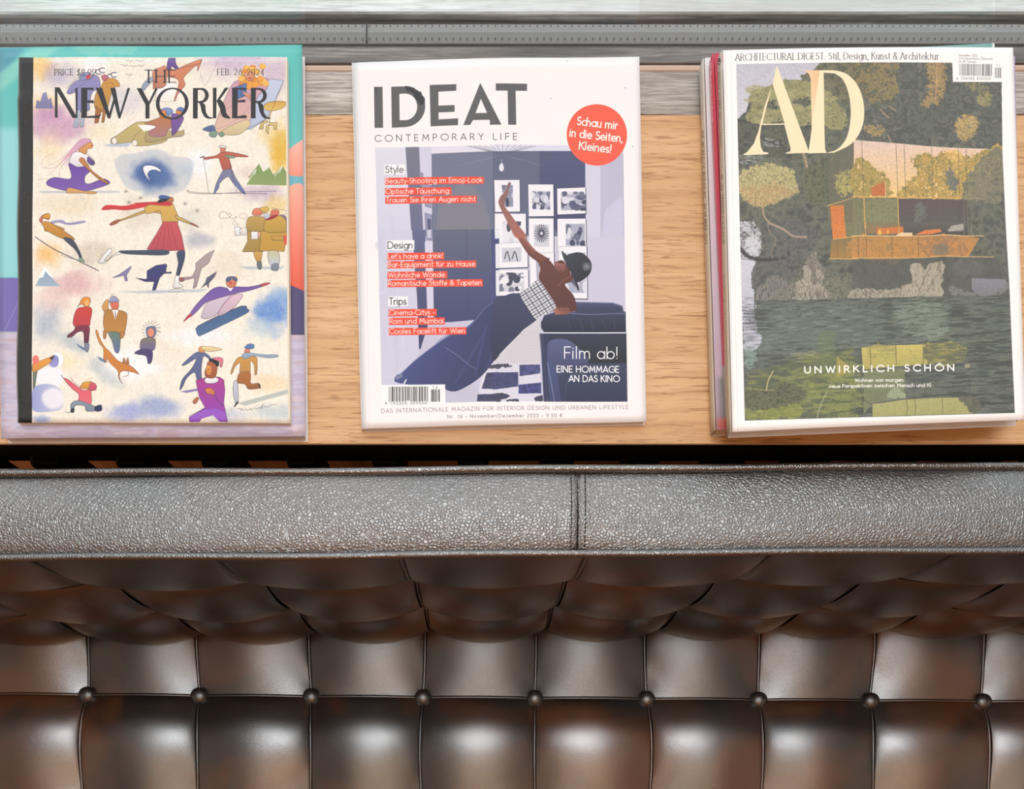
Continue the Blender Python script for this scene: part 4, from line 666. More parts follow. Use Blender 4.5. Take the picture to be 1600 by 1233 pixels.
    cv.text('Film ab!', 882, 560.6, 18.0, (250, 250, 252), .085, .10, width=85); cv.text('EINE HOMMAGE', 870.2, 582.0, 9.6, (250, 250, 252), .15, .12, width=97.6); cv.text('AN DAS KINO', 889, 596.6, 9.6, (250, 250, 252), .15, .12, width=79.4)
    # title
    TI = (92, 90, 92)
    E(); cv.poly([(182, 271), (237, 271), (241, 534), (186, 534)], TI); cv.poly([(548, 264), (711, 261), (711, 303), (596, 308), (596, 397), (700, 395), (700, 438), (597, 441), (597, 486), (722, 480), (722, 524), (546, 529), (540, 266)], TI)
    cv.poly([[(293, 271), (380, 270)] + arc(380, 400, 131, 131, -88, 86, 26) + [(380, 532), (297, 534)], [(345, 318), (347, 487), (386, 487)] + arc(384, 402, 76, 85, 86, -88, 20) + [(384, 316)]], TI, multi=True)
    cv.poly([[(864, 254), (1000, 521), (938, 522), (922, 490), (818, 492), (800, 523), (756, 524)], [(868, 356), (834, 448), (908, 446)]], TI, multi=True)
    Fx(); cv.poly([(19, 257), (219, 257), (219, 303), (146, 303), (150, 521), (98, 521), (95, 303), (19, 303)], TI); cv.poly([(-8, 440), (45, 521), (-20, 522)], TI)
    E(); cv.rag([(384, 272), (430, 276), (490, 320), (508, 380), (480, 390), (450, 350), (420, 310), (390, 300)], [(40, 40, 44)], 1.6, .9, .8, .8); cv.rag([(190, 274), (204, 280), (196, 330)], [(60, 60, 62)], 1.2, .9, .7, .5)
    cv.ctx(); cv.text('CONTEMPORARY LIFE', 586, 221.4, 9.8, TI, .12, .5, ang=-.35, width=222.5)
    c = arc(932.6, 211, 47.2, 48, 0, 360, 60); cv.poly(c, (250, 94, 70)); W = (255, 246, 242)
    for t, x, y, w in (('Schau mir', 901.6, 195.2, 64), ('in die Seiten,', 890.0, 213.4, 84), ('Kleines!', 904.8, 233.6, 51)): cv.text(t, x, y, 12.2, W, .155, .10, ang=6.0, width=w)
    for x, y in ((886, 96), (977, 137.4), (860, 155), (988.6, 229)): cv.poly(arc(x, y, .8, .8, 0, 360, 8), (90, 80, 80))
    # barcode and foot lines
    G(); cv.poly([(206, 903), (582, 903), (583, 1012), (206, 1012)], (243, 241, 242)); barcode(cv, 253, 914, 484, 1006, 84, 4); barcode(cv, 500, 932, 550, 1004, 20, 7); cv.poly([(262, 1000), (476, 1000), (476, 1012), (262, 1012)], (243, 241, 242)); cv.poly([(353, 996), (376, 996), (376, 1002), (353, 1002)], (243, 241, 242))
    cv.ctx(); cv.text('4', 602, 632.2, 3.9, TI, .16, .1); cv.text('193305', 610.8, 632.6, 4.2, TI, .14, .22, width=25.4); cv.text('309506', 641.2, 632.2, 4.2, TI, .14, .22, width=26); cv.text('16', 676.3, 608.2, 4, TI, .14, .5, width=8)
    cv.text('DAS INTERNATIONALE MAGAZIN FÜR INTERIOR DESIGN UND URBANEN LIFESTYLE', 596, 645.2, 6.0, (150, 132, 134), .13, .26, ang=-.95, width=386)
    cv.text('Nr. 16 – November/Dezember 2023 – 9.50 €', 699.6, 654.6, 5.2, (120, 112, 112), .15, .30, ang=-.75, width=179)
    for x in (564, 569.5): cv.line([(x - 10, 90), (x + 3, 380), (x + 8, 672)], .8, (226, 222, 224), .8)
    cv.poly([(548, 90), (558, 90), (566, 400), (572, 680), (560, 680)], (228, 230, 232), .8, 1)
    return cv.image('white_cover')

# ------------------------------------------------------------------ print of the lake-house cover
def lake_cover(quad):
    cv = Canvas(quad, 2.5, (249, 246, 244)); k = 4.1115
    I = lambda: cv.ctx(1080, 60, k); J = lambda: cv.ctx(1330, 60, 4.111); Kc = lambda: cv.ctx(1080, 350, 3.523); Lc = lambda: cv.ctx(1330, 350, 3.522); cv.ctx()
    PH = [(1149.2, 100.4), (1486, 99.4), (1488, 129.6), (1564.4, 128.6), (1566, 240), (1571, 350), (1577, 450), (1581.5, 560), (1585.4, 645.6), (1400, 652), (1163.6, 657.6), (1157, 400)]
    cv.poly(PH, (92, 94, 88)); r = random.Random(21)
    G1, G2, G3 = (84, 86, 78), (100, 102, 92), (72, 74, 68)
    cv.rag([(1150, 101), (1486, 101), (1488, 131), (1564, 131), (1570, 400), (1575, 460), (1160, 460)], [(70, 72, 66), (92, 96, 84), (110, 112, 96), (80, 82, 76)], 9, .2, .9, 1, 3, sm=False)
    I(); cv.grad([(284, 165), (820, 165), (790, 210), (720, 250), (700, 280), (600, 290), (500, 320), (420, 345), (375, 390), (350, 480), (296, 540)], (196, 194, 208), (214, 210, 218))
    # umbrella pine
    fol = [(112, 110, 78), (150, 146, 100), (132, 130, 88), (172, 164, 112), (96, 96, 74)]; dk = [(70, 72, 66), (92, 94, 80), (62, 64, 60)]
    cv.rag([(296, 540), (350, 480), (440, 440), (600, 430), (760, 500), (860, 640), (820, 760), (560, 780), (420, 740), (300, 740)], dk, 5, .5, 1, 1, 4)
    cv.rag([(370, 390), (390, 345), (470, 320), (560, 285), (680, 270), (770, 290), (820, 340), (860, 340), (910, 400), (980, 470), (1000, 560), (930, 600), (820, 560), (700, 570), (560, 540), (440, 560), (350, 520), (380, 440)], fol, 5, .55, 1, 1.2, 5)
    cv.rag([(440, 560), (520, 540), (640, 560), (760, 600), (740, 640), (560, 620)], dk, 4, .6, 1, 1, 6); cv.rag([(470, 440), (520, 400), (580, 410), (570, 450), (500, 470)], dk, 3, .7, 1, .8, 7); cv.rag([(640, 420), (700, 390), (760, 410), (740, 450), (660, 460)], dk, 3, .7, .9, .8, 8)
    for _ in range(16): x, y = 400 + r.random() * 520, 310 + r.random() * 240; cv.rag(arc(x, y, 40 + 40 * r.random(), 14 + 14 * r.random(), 0, 360, 8), [(176, 168, 116), (150, 144, 98)], 2.4, .9, .8, .8, int(r.random() * 9))
    cv.rag([(700, 250), (790, 210), (820, 170), (1069, 165), (1069, 420), (960, 420), (880, 340), (820, 330), (780, 280)], [(70, 70, 60), (100, 96, 76), (120, 116, 88)], 5, 1.0, 1, 2.5, 9)
    for q in ([(1040, 170), (1000, 250), (960, 330)], [(900, 180), (960, 240), (1060, 290)], [(860, 250), (940, 320), (1040, 370), (1069, 430)], [(470, 600), (560, 640), (640, 690)]): cv.line(q, .9, (134, 120, 92), .8, True)
    cv.dabs([(380, 440), (390, 345), (560, 285), (770, 290), (910, 400), (990, 520), (930, 600), (700, 570), (440, 560)], [(182, 174, 122), (160, 154, 106), (96, 96, 74), (74, 76, 64), (200, 190, 138)], 1500, 1.6, 1)
    cv.dabs([(296, 740), (300, 560), (430, 560), (760, 600), (860, 700), (840, 760), (560, 780)], [(58, 60, 54), (110, 112, 96), (84, 86, 74), (136, 134, 112)], 900, 2.0, 2)
    cv.dabs([(700, 250), (820, 170), (1069, 165), (1069, 420), (960, 420), (780, 280)], [(132, 124, 92), (72, 72, 60), (156, 144, 104)], 600, 2.4, 3)
    for _ in range(26): x, y = 460 + r.random() * 90, 640 + r.random() * 60; cv.line([(x, y), (x + 22, y + 8 - 14 * r.random())], .7, (196, 194, 204), .7)
    for _ in range(40): x, y = 300 + r.random() * 150, 745 + r.random() * 60; cv.line([(x, y), (x + 30 * r.random(), y + 10 * r.random())], .8, (186, 186, 196), .7)
    cv.line([(716, 745), (740, 840), (760, 930), (800, 1000), (840, 1050)], [5.2] * 6 + [4.4] * 6 + [3.4] * 8, (146, 124, 100), .95, True); cv.line([(722, 745), (744, 840), (762, 926)], 1.4, (196, 172, 140), .8, True)
    cv.rag([(700, 880), (760, 820), (860, 760), (920, 780), (880, 900), (880, 1060), (760, 1060)], [(84, 88, 72), (108, 110, 84), (70, 74, 62)], 5, 1.1, .95, 2.5, 12)
    # lower pale pine
    cv.rag([(300, 880), (330, 840), (420, 820), (500, 805), (600, 830), (660, 870), (670, 930), (690, 990), (620, 1030), (520, 1060), (470, 1090), (400, 1070), (330, 1020), (300, 960)], [(176, 168, 116), (200, 188, 134), (150, 144, 98), (210, 190, 134)], 3.4, 1.1, 1, 2.0, 13)
    cv.rag([(320, 960), (500, 940), (680, 980), (560, 1050), (440, 1080), (340, 1030)], [(196, 160, 106), (168, 140, 94), (214, 186, 134)], 2.6, 1.2, .8, 2.2, 14)
    cv.dabs([(300, 960), (310, 850), (500, 805), (660, 870), (690, 990), (520, 1060), (400, 1070)], [(206, 196, 140), (182, 172, 118), (140, 132, 92), (222, 206, 150), (100, 98, 78)], 1100, 1.6, 4)
    cv.dabs([(320, 970), (680, 980), (560, 1060), (440, 1090), (340, 1040)], [(214, 176, 120), (190, 150, 100), (120, 100, 76), (226, 196, 140)], 500, 1.8, 5)
    cv.dabs([(690, 890), (760, 820), (900, 770), (880, 1060), (700, 1060), (640, 1100), (620, 1040)], [(112, 116, 88), (86, 90, 74), (60, 64, 56)], 600, 2.2, 6)
    cv.line([(458, 1080), (470, 1150), (520, 1200), (600, 1230)], 3.0, (164, 140, 112), 1, True)
    for _ in range(60): x, y = 300 + r.random() * 110, 1180 + r.random() * 53; cv.poly(arc(x, y, 5 + 6 * r.random(), 5, 0, 360, 7), (214, 214, 220), .8)
    # right-hand wood above the house
    J(); cv.rag([(0, 170), (300, 170), (330, 300), (200, 420), (60, 380)], [(120, 110, 76), (150, 132, 84), (84, 82, 66), (110, 104, 78)], 5, 1.1, .95, 2.5, 15)
    for _ in range(22): x, y = 60 + 200 * r.random(), 190 + 280 * r.random(); cv.line([(x, y), (x + 70 - 20 * r.random(), y - 20 - 60 * r.random()), (x + 120, y - 50 - 60 * r.random())], .7, (156, 132, 96), .8, True)
    cv.rag([(300, 170), (645, 170), (650, 285), (965, 285), (965, 690), (600, 680), (60, 660), (90, 480), (280, 420)], [(82, 84, 78), (98, 100, 94), (72, 74, 70), (108, 108, 98)], 9, .3, .95, 1.2, 16)
    cv.rag([(480, 170), (600, 170), (590, 330), (560, 420), (500, 440), (440, 430), (500, 340)], [(150, 130, 84), (186, 150, 96), (110, 100, 74)], 3.4, 1.3, .95, 2.5, 17); cv.line([(546, 170), (544, 280), (536, 400)], 2.2, (196, 150, 104), .9, True)
    cv.rag([(666, 560), (700, 506), (770, 500), (812, 530), (800, 600), (740, 660), (690, 640)], [(196, 164, 100), (166, 146, 92), (214, 180, 118)], 2.6, 1.3, 1, 2.6, 18); cv.rag([(800, 390), (860, 350), (900, 370), (880, 430), (830, 430)], [(166, 152, 98), (130, 126, 86)], 2.6, 1.5, .95, 2.6, 19)
    cv.rag([(720, 300), (800, 290), (880, 320), (820, 350), (760, 340)], [(150, 140, 96), (118, 114, 86)], 2.6, 1.5, .9, 2.6, 20); cv.rag([(70, 570), (160, 565), (210, 600), (160, 640), (100, 620)], [(196, 164, 104), (150, 130, 86)], 2.4, 1.5, .9, 2.6, 22)
    for q in ([(180, 465), (236, 520)], [(240, 446), (282, 474)], [(230, 630), (250, 672)]): cv.line(q, 1.6, (196, 156, 112), .9)
    cv.line([(70, 410), (130, 460), (150, 540), (190, 600)], 1.4, (120, 128, 130), .6, True)
    cv.dabs([(300, 170), (645, 170), (650, 285), (965, 285), (965, 690), (60, 660), (90, 480), (280, 420)], [(112, 114, 106), (70, 72, 68), (98, 102, 94), (124, 122, 104)], 1500, 2.6, 7, .8, .5)
    cv.dabs([(0, 170), (300, 170), (330, 300), (200, 420), (60, 400)], [(160, 142, 98), (90, 88, 70), (176, 150, 104), (66, 66, 56)], 700, 2.2, 8); cv.dabs([(470, 170), (610, 170), (600, 330), (560, 420), (440, 440), (500, 340)], [(196, 164, 104), (120, 108, 78), (170, 140, 90), (84, 80, 64)], 400, 2, 9)
    cv.dabs([(650, 580), (700, 500), (780, 495), (830, 530), (800, 620), (730, 680), (680, 640)], [(226, 190, 120), (196, 164, 104), (140, 122, 80), (206, 150, 90), (96, 92, 72)], 420, 2, 10); cv.dabs([(780, 420), (850, 340), (910, 360), (900, 430), (830, 450)], [(180, 166, 108), (130, 126, 88)], 140, 2, 11); cv.dabs([(60, 580), (150, 560), (215, 600), (170, 650), (90, 630)], [(206, 170, 110), (120, 108, 78), (80, 78, 66)], 200, 2, 12)
    # the glass house
    I(); cv.poly([(866, 780), (1000, 680), (1069, 664), (1069, 1020), (880, 1080)], (104, 102, 84), .9); cv.rag([(920, 900), (980, 860), (1040, 850), (1060, 960), (940, 1020)], [(166, 156, 90), (190, 176, 104), (130, 126, 80)], 3, 1.3, .9, 2.6, 23)
    for x in (868, 878, 918, 936, 990): cv.line([(x, 780 - (x - 868) * .5), (x + 6, 1078 - (x - 868) * .25)], .5, (70, 72, 66), .8)
    J(); GL0, GL1 = (234, 204, 186), (240, 196, 120)
    cv.grad([(12, 664), (280, 684), (560, 706), (860, 716), (700, 1036), (296, 1032), (10, 1022)], (232, 202, 190), (242, 200, 124)); cv.ctx(1330, 60, 4.111)
    cv.rag([(10, 800), (70, 780), (150, 850), (215, 880), (250, 960), (240, 1020), (10, 1020)], [(156, 138, 74), (182, 156, 84), (132, 122, 70)], 3.6, 1.1, 1, 2.2, 24)
    cv.rag([(300, 1000), (370, 920), (420, 860), (376, 790), (420, 760), (500, 745), (540, 770), (580, 730), (640, 740), (760, 760), (900, 700), (966, 700), (968, 900), (820, 1030), (560, 1026), (320, 1030)], [(196, 156, 78), (158, 138, 74), (222, 178, 96), (120, 116, 74), (180, 148, 80)], 4.4, 1.0, 1, 2.2, 25)
    cv.rag([(600, 860), (640, 850), (690, 930), (650, 990), (610, 940)], [(110, 116, 116), (84, 92, 96)], 3, 0.9, 0.8, 2, 26); cv.rag([(760, 860), (880, 740), (968, 720), (975, 1040), (720, 1036)], [(112, 110, 92), (134, 128, 100), (98, 98, 86)], 6, .4, .95, 1.4, 27)
    cv.rag([(580, 740), (600, 718), (700, 740), (700, 840), (640, 790)], [(214, 170, 90), (240, 200, 120)], 3, 1.2, .8, 2, 28)
    cv.dabs([(320, 1020), (380, 800), (500, 745), (640, 730), (900, 720), (960, 760), (800, 1030)], [(222, 182, 100), (150, 130, 72), (196, 160, 84), (110, 106, 70), (240, 200, 116)], 1000, 1.8, 13, .7, .7); cv.dabs([(10, 800), (100, 790), (240, 890), (240, 1020), (10, 1020)], [(190, 164, 90), (140, 124, 68)], 260, 1.8, 14, .7, .7); cv.dabs([(800, 900), (900, 730), (968, 720), (975, 1040), (720, 1036)], [(130, 128, 104), (96, 96, 84)], 400, 2.4, 15, .7, .6)
    cv.poly([(122, 968), (208, 928), (216, 1018), (124, 1018)], (196, 104, 54), .9); cv.line([(214, 940), (216, 1018)], 1.0, (236, 206, 160))
    for q in ([(62, 668), (76, 1022)], [(281, 684), (296, 1030)], [(334, 688), (344, 1030)], [(511, 700), (520, 1030)], [(683, 712), (690, 1030)], [(733, 714), (738, 1000)]): cv.line(q, .75, (96, 88, 70), .9)
    cv.line([(10, 662), (280, 684), (560, 706), (900, 718)], .9, (236, 220, 190), .8, True); cv.line([(0, 1026), (296, 1030), (700, 1036)], 1.6, (236, 176, 84)); cv.line([(700, 1036), (850, 1042)], .9, (190, 170, 130), .8)
    # lower storey
    I(); cv.poly([(870, 1084), (1069, 1024), (1069, 1233), (890, 1233)], (112, 106, 82)); cv.poly([(890, 1080), (975, 1078), (984, 1233), (900, 1233)], (212, 122, 58)); cv.line([(870, 1082), (1069, 1022)], 1.0, (226, 180, 100)); cv.line([(1044, 1040), (1050, 1233)], .8, (226, 190, 120))
    for x in (1012, 1030, 1060): cv.line([(x, 1050), (x + 4, 1233)], .5, (90, 84, 70), .8)
    J(); cv.poly([(0, 1032), (298, 1038), (298, 1233), (0, 1233)], (118, 116, 84)); cv.rag([(90, 1060), (280, 1050), (290, 1233), (90, 1233)], [(106, 112, 84), (146, 142, 98), (126, 126, 90)], 4, 1, 0.6, 2, 29); cv.grad([(300, 1040), (740, 1048), (750, 1233), (300, 1233)], (90, 74, 74), (84, 84, 80)); cv.rag([(400, 1080), (470, 1080), (460, 1180), (410, 1180)], [(100, 104, 94), (120, 122, 110)], 3, 1.3, 0.7, 3, 30)
    for q in ([(76, 1030), (84, 1233)], [(292, 1034), (300, 1233)]): cv.line(q, 1.3, (222, 170, 88))
    for q in ([(14, 1040), (20, 1233)], [(36, 1040), (40, 1233)], [(180, 1100), (182, 1220)], [(716, 1050), (720, 1233)], [(736, 1050), (742, 1233)]): cv.line(q, .6, (150, 150, 120), .8)
    Kc(); cv.poly([(768, 0), (842, 0), (850, 80), (776, 90)], (216, 126, 58)); cv.poly([(842, 0), (916, 0), (916, 74), (850, 80)], (120, 118, 84)); cv.grad([(768, 94), (916, 76), (916, 198), (760, 196)], (132, 112, 70), (168, 124, 66)); [cv.line([(x, 90), (x, 196)], .5, (80, 74, 60)) for x in (800, 842, 878, 914)]; cv.line([(776, 90), (916, 74)], 1.1, (226, 180, 96)); cv.line([(756, 197), (916, 199)], 1.2, (226, 180, 100)); [cv.line([(x, 0), (x, 76)], .8, (210, 170, 100)) for x in (886, 906)]
    Lc(); cv.poly([(0, 0), (66, 0), (76, 70), (0, 70)], (120, 118, 86)); cv.grad([(260, 0), (640, 0), (640, 70), (260, 70)], (96, 90, 82), (70, 66, 62)); cv.grad([(80, 0), (260, 0), (262, 50), (84, 60)], (126, 116, 84), (150, 112, 74)); cv.poly([(134, 30), (280, 20), (284, 56), (136, 66)], (206, 118, 56)); cv.poly([(260, 54), (332, 54), (332, 74), (236, 74)], (236, 206, 160)); cv.poly([(342, 66), (400, 42), (480, 40), (488, 56), (430, 66)], (220, 124, 66)); cv.poly([(540, 22), (610, 6), (612, 40), (520, 56)], (186, 180, 168), .8)
    for i in range(9): cv.line([(520 + i * 10, 50), (524 + i * 10, 36 + 4 * (i % 3))], .6, (220, 216, 206), .8)
    cv.poly(cat([(142, 62), (152, 34), (162, 62)]), (240, 190, 90)); cv.poly(cat([(190, 56), (196, 34), (206, 56)]), (232, 160, 70))
    cv.grad([(0, 76), (366, 76), (640, 76), (700, 84), (640, 186), (0, 194)], (178, 130, 74), (206, 140, 70)); cv.rag([(380, 90), (550, 80), (640, 130), (600, 186), (400, 180)], [(206, 142, 74), (170, 120, 74), (150, 118, 84)], 3.6, .5, .9, 1, 31); cv.poly([(442, 122), (520, 122), (520, 180), (446, 186)], (110, 110, 96), .6, 4); cv.rag([(0, 80), (200, 80), (350, 90), (350, 180), (0, 190)], [(166, 124, 66), (200, 140, 72), (150, 120, 70)], 5, .2, .7, 1, 32)
    for x in (34, 78, 219, 364): cv.line([(x, 76), (x + 2, 192)], .8, (90, 74, 54), .9)
    cv.line([(0, 72), (540, 74), (720, 72)], 1.3, (240, 200, 130)); cv.line([(0, 194), (380, 192), (640, 186), (780, 184)], 1.2, (230, 184, 104), .9); [cv.line(q, 1.4, (214, 160, 84)) for q in ([(74, 0), (76, 74)], [(258, 0), (260, 60)])]; [cv.line([(x, 0), (x + 2, 70)], .7, (150, 150, 136), .8) for x in (22, 44, 614, 636, 654)]
    # rock face, dark trunk, water
    Kc(); cv.rag([(270, 0), (340, 0), (380, 60), (380, 150), (350, 200), (270, 200)], [(150, 150, 156), (216, 214, 224), (90, 90, 92)], 4, 1.2, .9, 2, 33); cv.grad([(268, 195), (350, 205), (360, 240), (340, 300), (350, 420), (360, 560), (280, 560)], (210, 208, 222), (190, 190, 206)); cv.rag([(300, 120), (330, 60), (376, 100), (370, 170), (320, 170)], [(214, 212, 222)], 3, 1.2, .9, 2, 34)
    cv.rag([(390, 0), (640, 0), (700, 60), (650, 170), (560, 300), (470, 390), (400, 390), (340, 360), (330, 280), (360, 200), (400, 120)], [(84, 84, 82), (104, 104, 100), (70, 70, 70)], 6, .4, .95, 1, 35)
    cv.line([(272, 140), (320, 184), (400, 200), (470, 196)], 5.4, (60, 58, 58), .95, True); cv.line([(420, 0), (430, 50), (464, 90), (440, 150), (446, 190)], 2.4, (130, 118, 104), .9, True); cv.line([(430, 0), (500, 30), (560, 70), (630, 76)], [3.6] * 16, (176, 150, 128), .9, True)
    cv.rag([(640, 190), (680, 160), (700, 220), (730, 260), (720, 340), (770, 390), (800, 420), (640, 425), (560, 420), (500, 410), (540, 340), (600, 310), (620, 240)], [(150, 142, 128), (176, 168, 154), (110, 104, 96), (134, 128, 116)], 5, 0.8, 1, 1.6, 36, sx=.6, sy=1.6)
    cv.rag([(350, 420), (380, 340), (440, 290), (520, 320), (560, 400), (520, 420)], [(110, 108, 102), (134, 130, 122), (84, 84, 80)], 4, 0.9, 1, 2, 37, sx=.5, sy=2); cv.rag([(730, 300), (916, 290), (916, 400), (800, 420), (760, 380)], [(100, 100, 88), (128, 126, 108), (84, 86, 76)], 3, 1.2, .9, 3, 38)
    for _ in range(34): x, y = 490 + 250 * r.random(), 300 + 110 * r.random(); cv.line([(x, y), (x - 16 + 10 * r.random(), y + 28)], .7, (84, 80, 74), .6)
    cv.dabs([(490, 400), (560, 320), (640, 190), (690, 170), (730, 270), (790, 410)], [(190, 182, 166), (100, 96, 88), (84, 80, 74), (160, 150, 136)], 500, 2.6, 16, .7, .8, 1.9)
    cv.dabs([(340, 360), (360, 200), (400, 60), (640, 10), (690, 80), (560, 300), (470, 390)], [(110, 110, 104), (66, 66, 66), (92, 92, 88)], 700, 3, 17, .7, .6)
    Lc(); cv.poly([(0, 200), (560, 196), (800, 190), (868, 300), (885, 440), (0, 400)], (84, 84, 80), .75)
    cv.rag([(0, 370), (100, 362), (200, 370), (250, 370), (262, 420), (0, 425)], [(146, 140, 126), (176, 168, 150), (112, 108, 98)], 3, .3, 1, .8, 39); cv.rag([(326, 226), (370, 222), (400, 260), (420, 226), (460, 222), (494, 225), (496, 405), (440, 412), (380, 400), (262, 415), (280, 340), (330, 330), (320, 260)], [(156, 148, 132), (182, 172, 152), (134, 126, 112)], 5, 0.45, 1, 0.8, 40, sx=.6, sy=1.8)
    cv.rag([(200, 380), (262, 360), (262, 420), (200, 420)], [(170, 160, 142), (140, 132, 118)], 3, .3, 1, .7, 41); cv.rag([(540, 340), (660, 380), (720, 350), (860, 330), (840, 380), (740, 410), (560, 400)], [(112, 110, 108), (130, 128, 126), (94, 94, 92)], 5, .4, .9, 1, 42)
    for q in ([(370, 370), (400, 300), (430, 240)], [(410, 380), (450, 310), (490, 260)], [(262, 400), (280, 350), (330, 330)], [(360, 340), (380, 400)]): cv.line(q, .8, (90, 82, 74), .8, True)
    cv.grad([(658, 302), (846, 306), (860, 330), (800, 380), (720, 410), (680, 380), (660, 360)], (134, 134, 142), (120, 120, 126)); cv.poly([(666, 442), (820, 440), (800, 520), (668, 520)], (126, 132, 140), .8); cv.rag([(560, 220), (640, 200), (720, 230), (700, 280), (560, 290)], [(110, 108, 104), (92, 92, 90)], 6, .4, .7, 2, 43)
    cv.dabs([(200, 410), (262, 380), (330, 330), (326, 226), (494, 225), (496, 405)], [(196, 186, 166), (110, 102, 90), (140, 130, 116)], 500, 2.6, 18, .6, .7, 2.0); cv.dabs([(0, 425), (0, 370), (250, 370), (262, 420)], [(190, 182, 164), (90, 86, 80)], 260, 1.8, 19, .7, .8)
    # water
    WP = [(1161, 470), (1230, 471), (1330, 468), (1580, 462), (1585.2, 645), (1400, 651.4), (1164.2, 657)]
    cv.ctx(); cv.rag(WP, [(76, 82, 78), (94, 100, 92), (108, 114, 102), (84, 90, 82), (70, 74, 68)], 9, .05, 1, .6, 44, sx=3.0, sy=.35, sm=False, edge=9, con=3.0)
    cv.rag([(1162, 500), (1250, 480), (1350, 476), (1380, 530), (1300, 545), (1164, 550)], [(120, 134, 126), (92, 102, 96), (140, 150, 142)], 5, 1.3, .6, 7, 45, sx=3, sy=.4)
    cv.rag([(1400, 475), (1470, 478), (1473, 525), (1420, 528)], [(120, 140, 122), (140, 154, 136), (96, 106, 94)], 4, 1.4, .75, 6, 46, sx=3, sy=.4)
    Kc(); cv.rag([(280, 420), (350, 420), (356, 560), (390, 650), (330, 700), (290, 690), (284, 560)], [(206, 206, 222), (186, 188, 204), (130, 134, 138)], 4, .8, .95, 1, 47, sx=3, sy=.35)
    cv.rag([(290, 700), (350, 690), (350, 780), (296, 790)], [(110, 140, 128), (150, 170, 160), (84, 100, 90)], 3, 1.2, .8, 3, 48, sx=2.4, sy=.5)
    for _ in range(70): x, y = 270 + 110 * r.random(), 470 + 120 * r.random(); cv.line([(x, y), (x + 20 + 70 * r.random(), y)], .8, (66, 68, 68), .7)
    for _ in range(14): y = 390 + 10 * _; cv.line([(346, y), (352, y + 8)], 1.2, (70, 70, 74), .9)
    cv.ctx(); green = [(120, 128, 72), (146, 150, 84), (100, 108, 70), (84, 92, 70)]
    cv.rag([(1164, 600), (1200, 575), (1260, 560), (1320, 545), (1340, 600), (1310, 655), (1166, 656)], green, 8, 1.2, .75, 6, 49, sx=2.6, sy=.5); cv.rag([(1168, 640), (1190, 622), (1240, 628), (1252, 650), (1200, 656), (1168, 656)], [(146, 150, 76), (120, 126, 66), (160, 162, 88)], 4, .6, .95, 1.5, 50, sx=2, sy=.6); cv.rag([(1164, 612), (1230, 600), (1262, 616), (1230, 636), (1170, 640)], [(84, 84, 66), (106, 106, 80), (66, 68, 56)], 3, .6, .9, 1.5, 51)
    cv.rag([(1262, 590), (1330, 560), (1345, 590), (1340, 650), (1280, 655)], green, 6, 1.2, .75, 5, 52, sx=2, sy=.6)
    Lc(); cv.grad([(52, 686), (240, 672), (390, 668), (560, 660), (590, 690), (560, 770), (400, 776), (60, 806)], (206, 190, 104), (176, 166, 92)); cv.rag([(400, 670), (560, 660), (640, 690), (600, 770), (420, 775)], [(170, 160, 92), (110, 112, 80), (90, 94, 76)], 3, .7, .95, 1, 53, sx=3, sy=.4); cv.rag([(90, 680), (230, 676), (230, 740), (100, 740)], [(196, 182, 100), (150, 146, 84)], 3, .9, .8, 1, 54, sx=3, sy=.4)
    for q in ([(98, 682), (104, 800)], [(240, 672), (243, 780)], [(390, 668), (392, 775)]): cv.line(q, .9, (84, 82, 56), .9)
    cv.poly([(64, 808), (290, 800), (290, 960), (110, 990), (64, 1060)], (128, 134, 96), .8); cv.rag([(190, 960), (240, 900), (300, 960)], [(160, 172, 140)], 3, .4, .8, 1.2, 55); cv.grad([(110, 994), (300, 970), (500, 960), (660, 956), (670, 1046), (112, 1064)], (176, 172, 112), (166, 164, 104)); cv.rag([(590, 960), (660, 950), (720, 1010), (660, 1040)], [(90, 92, 80), (106, 106, 90)], 4, .5, .95, 1, 56)
    for q in ([(110, 990), (112, 1062)], [(298, 970), (304, 1020), (298, 1056)], [(342, 966), (350, 1010), (344, 1054)], [(497, 960), (500, 1050)]): cv.line(q, .9, (96, 96, 66), .9, True)
    cv.line([(56, 960), (110, 992), (300, 968), (560, 935)], .8, (66, 66, 58), .9, True); cv.line([(0, 672), (300, 660), (520, 612), (716, 596)], .8, (140, 140, 134), .7, True); cv.line([(540, 780), (640, 740), (760, 712)], .8, (136, 140, 110), .6, True); cv.line([(560, 656), (700, 650), (770, 640)], .7, (160, 160, 90), .7, True)
    for x in (662, 676, 690): cv.line([(x, 770), (x + 2, 940)], .7, (150, 156, 126), .5)
    cv.poly([(620, 774), (650, 774), (650, 794), (622, 794)], (176, 172, 130), .8)
    Kc(); cv.poly([(796, 732), (860, 780), (846, 830), (796, 850)], (176, 160, 84), .8, 1); cv.poly([(700, 600), (790, 590), (790, 820), (700, 820)], (110, 122, 84), .5, 3); cv.line([(450, 812), (424, 860), (412, 920)], 1.6, (222, 200, 130), .9, True); cv.line([(380, 916), (456, 918)], .8, (206, 190, 120), .9); cv.line([(742, 930), (710, 1000), (690, 1070)], 1.5, (186, 190, 150), .8, True)
    for _ in range(24): x, y = 520 + 130 * r.random(), 715 + 40 * r.random(); cv.line([(x, y), (x + 60, y - 14)], .6, (180, 178, 110), .5)
    for _ in range(150): x, y = 1170 + 390 * r.random(), 480 + 165 * r.random(); cv.ctx(); cv.line([(x, y), (x + 6 + 22 * r.random(), y - 3 + 3 * r.random())], .5, r.choice([(130, 136, 120), (60, 64, 60), (104, 110, 98)]), .45)
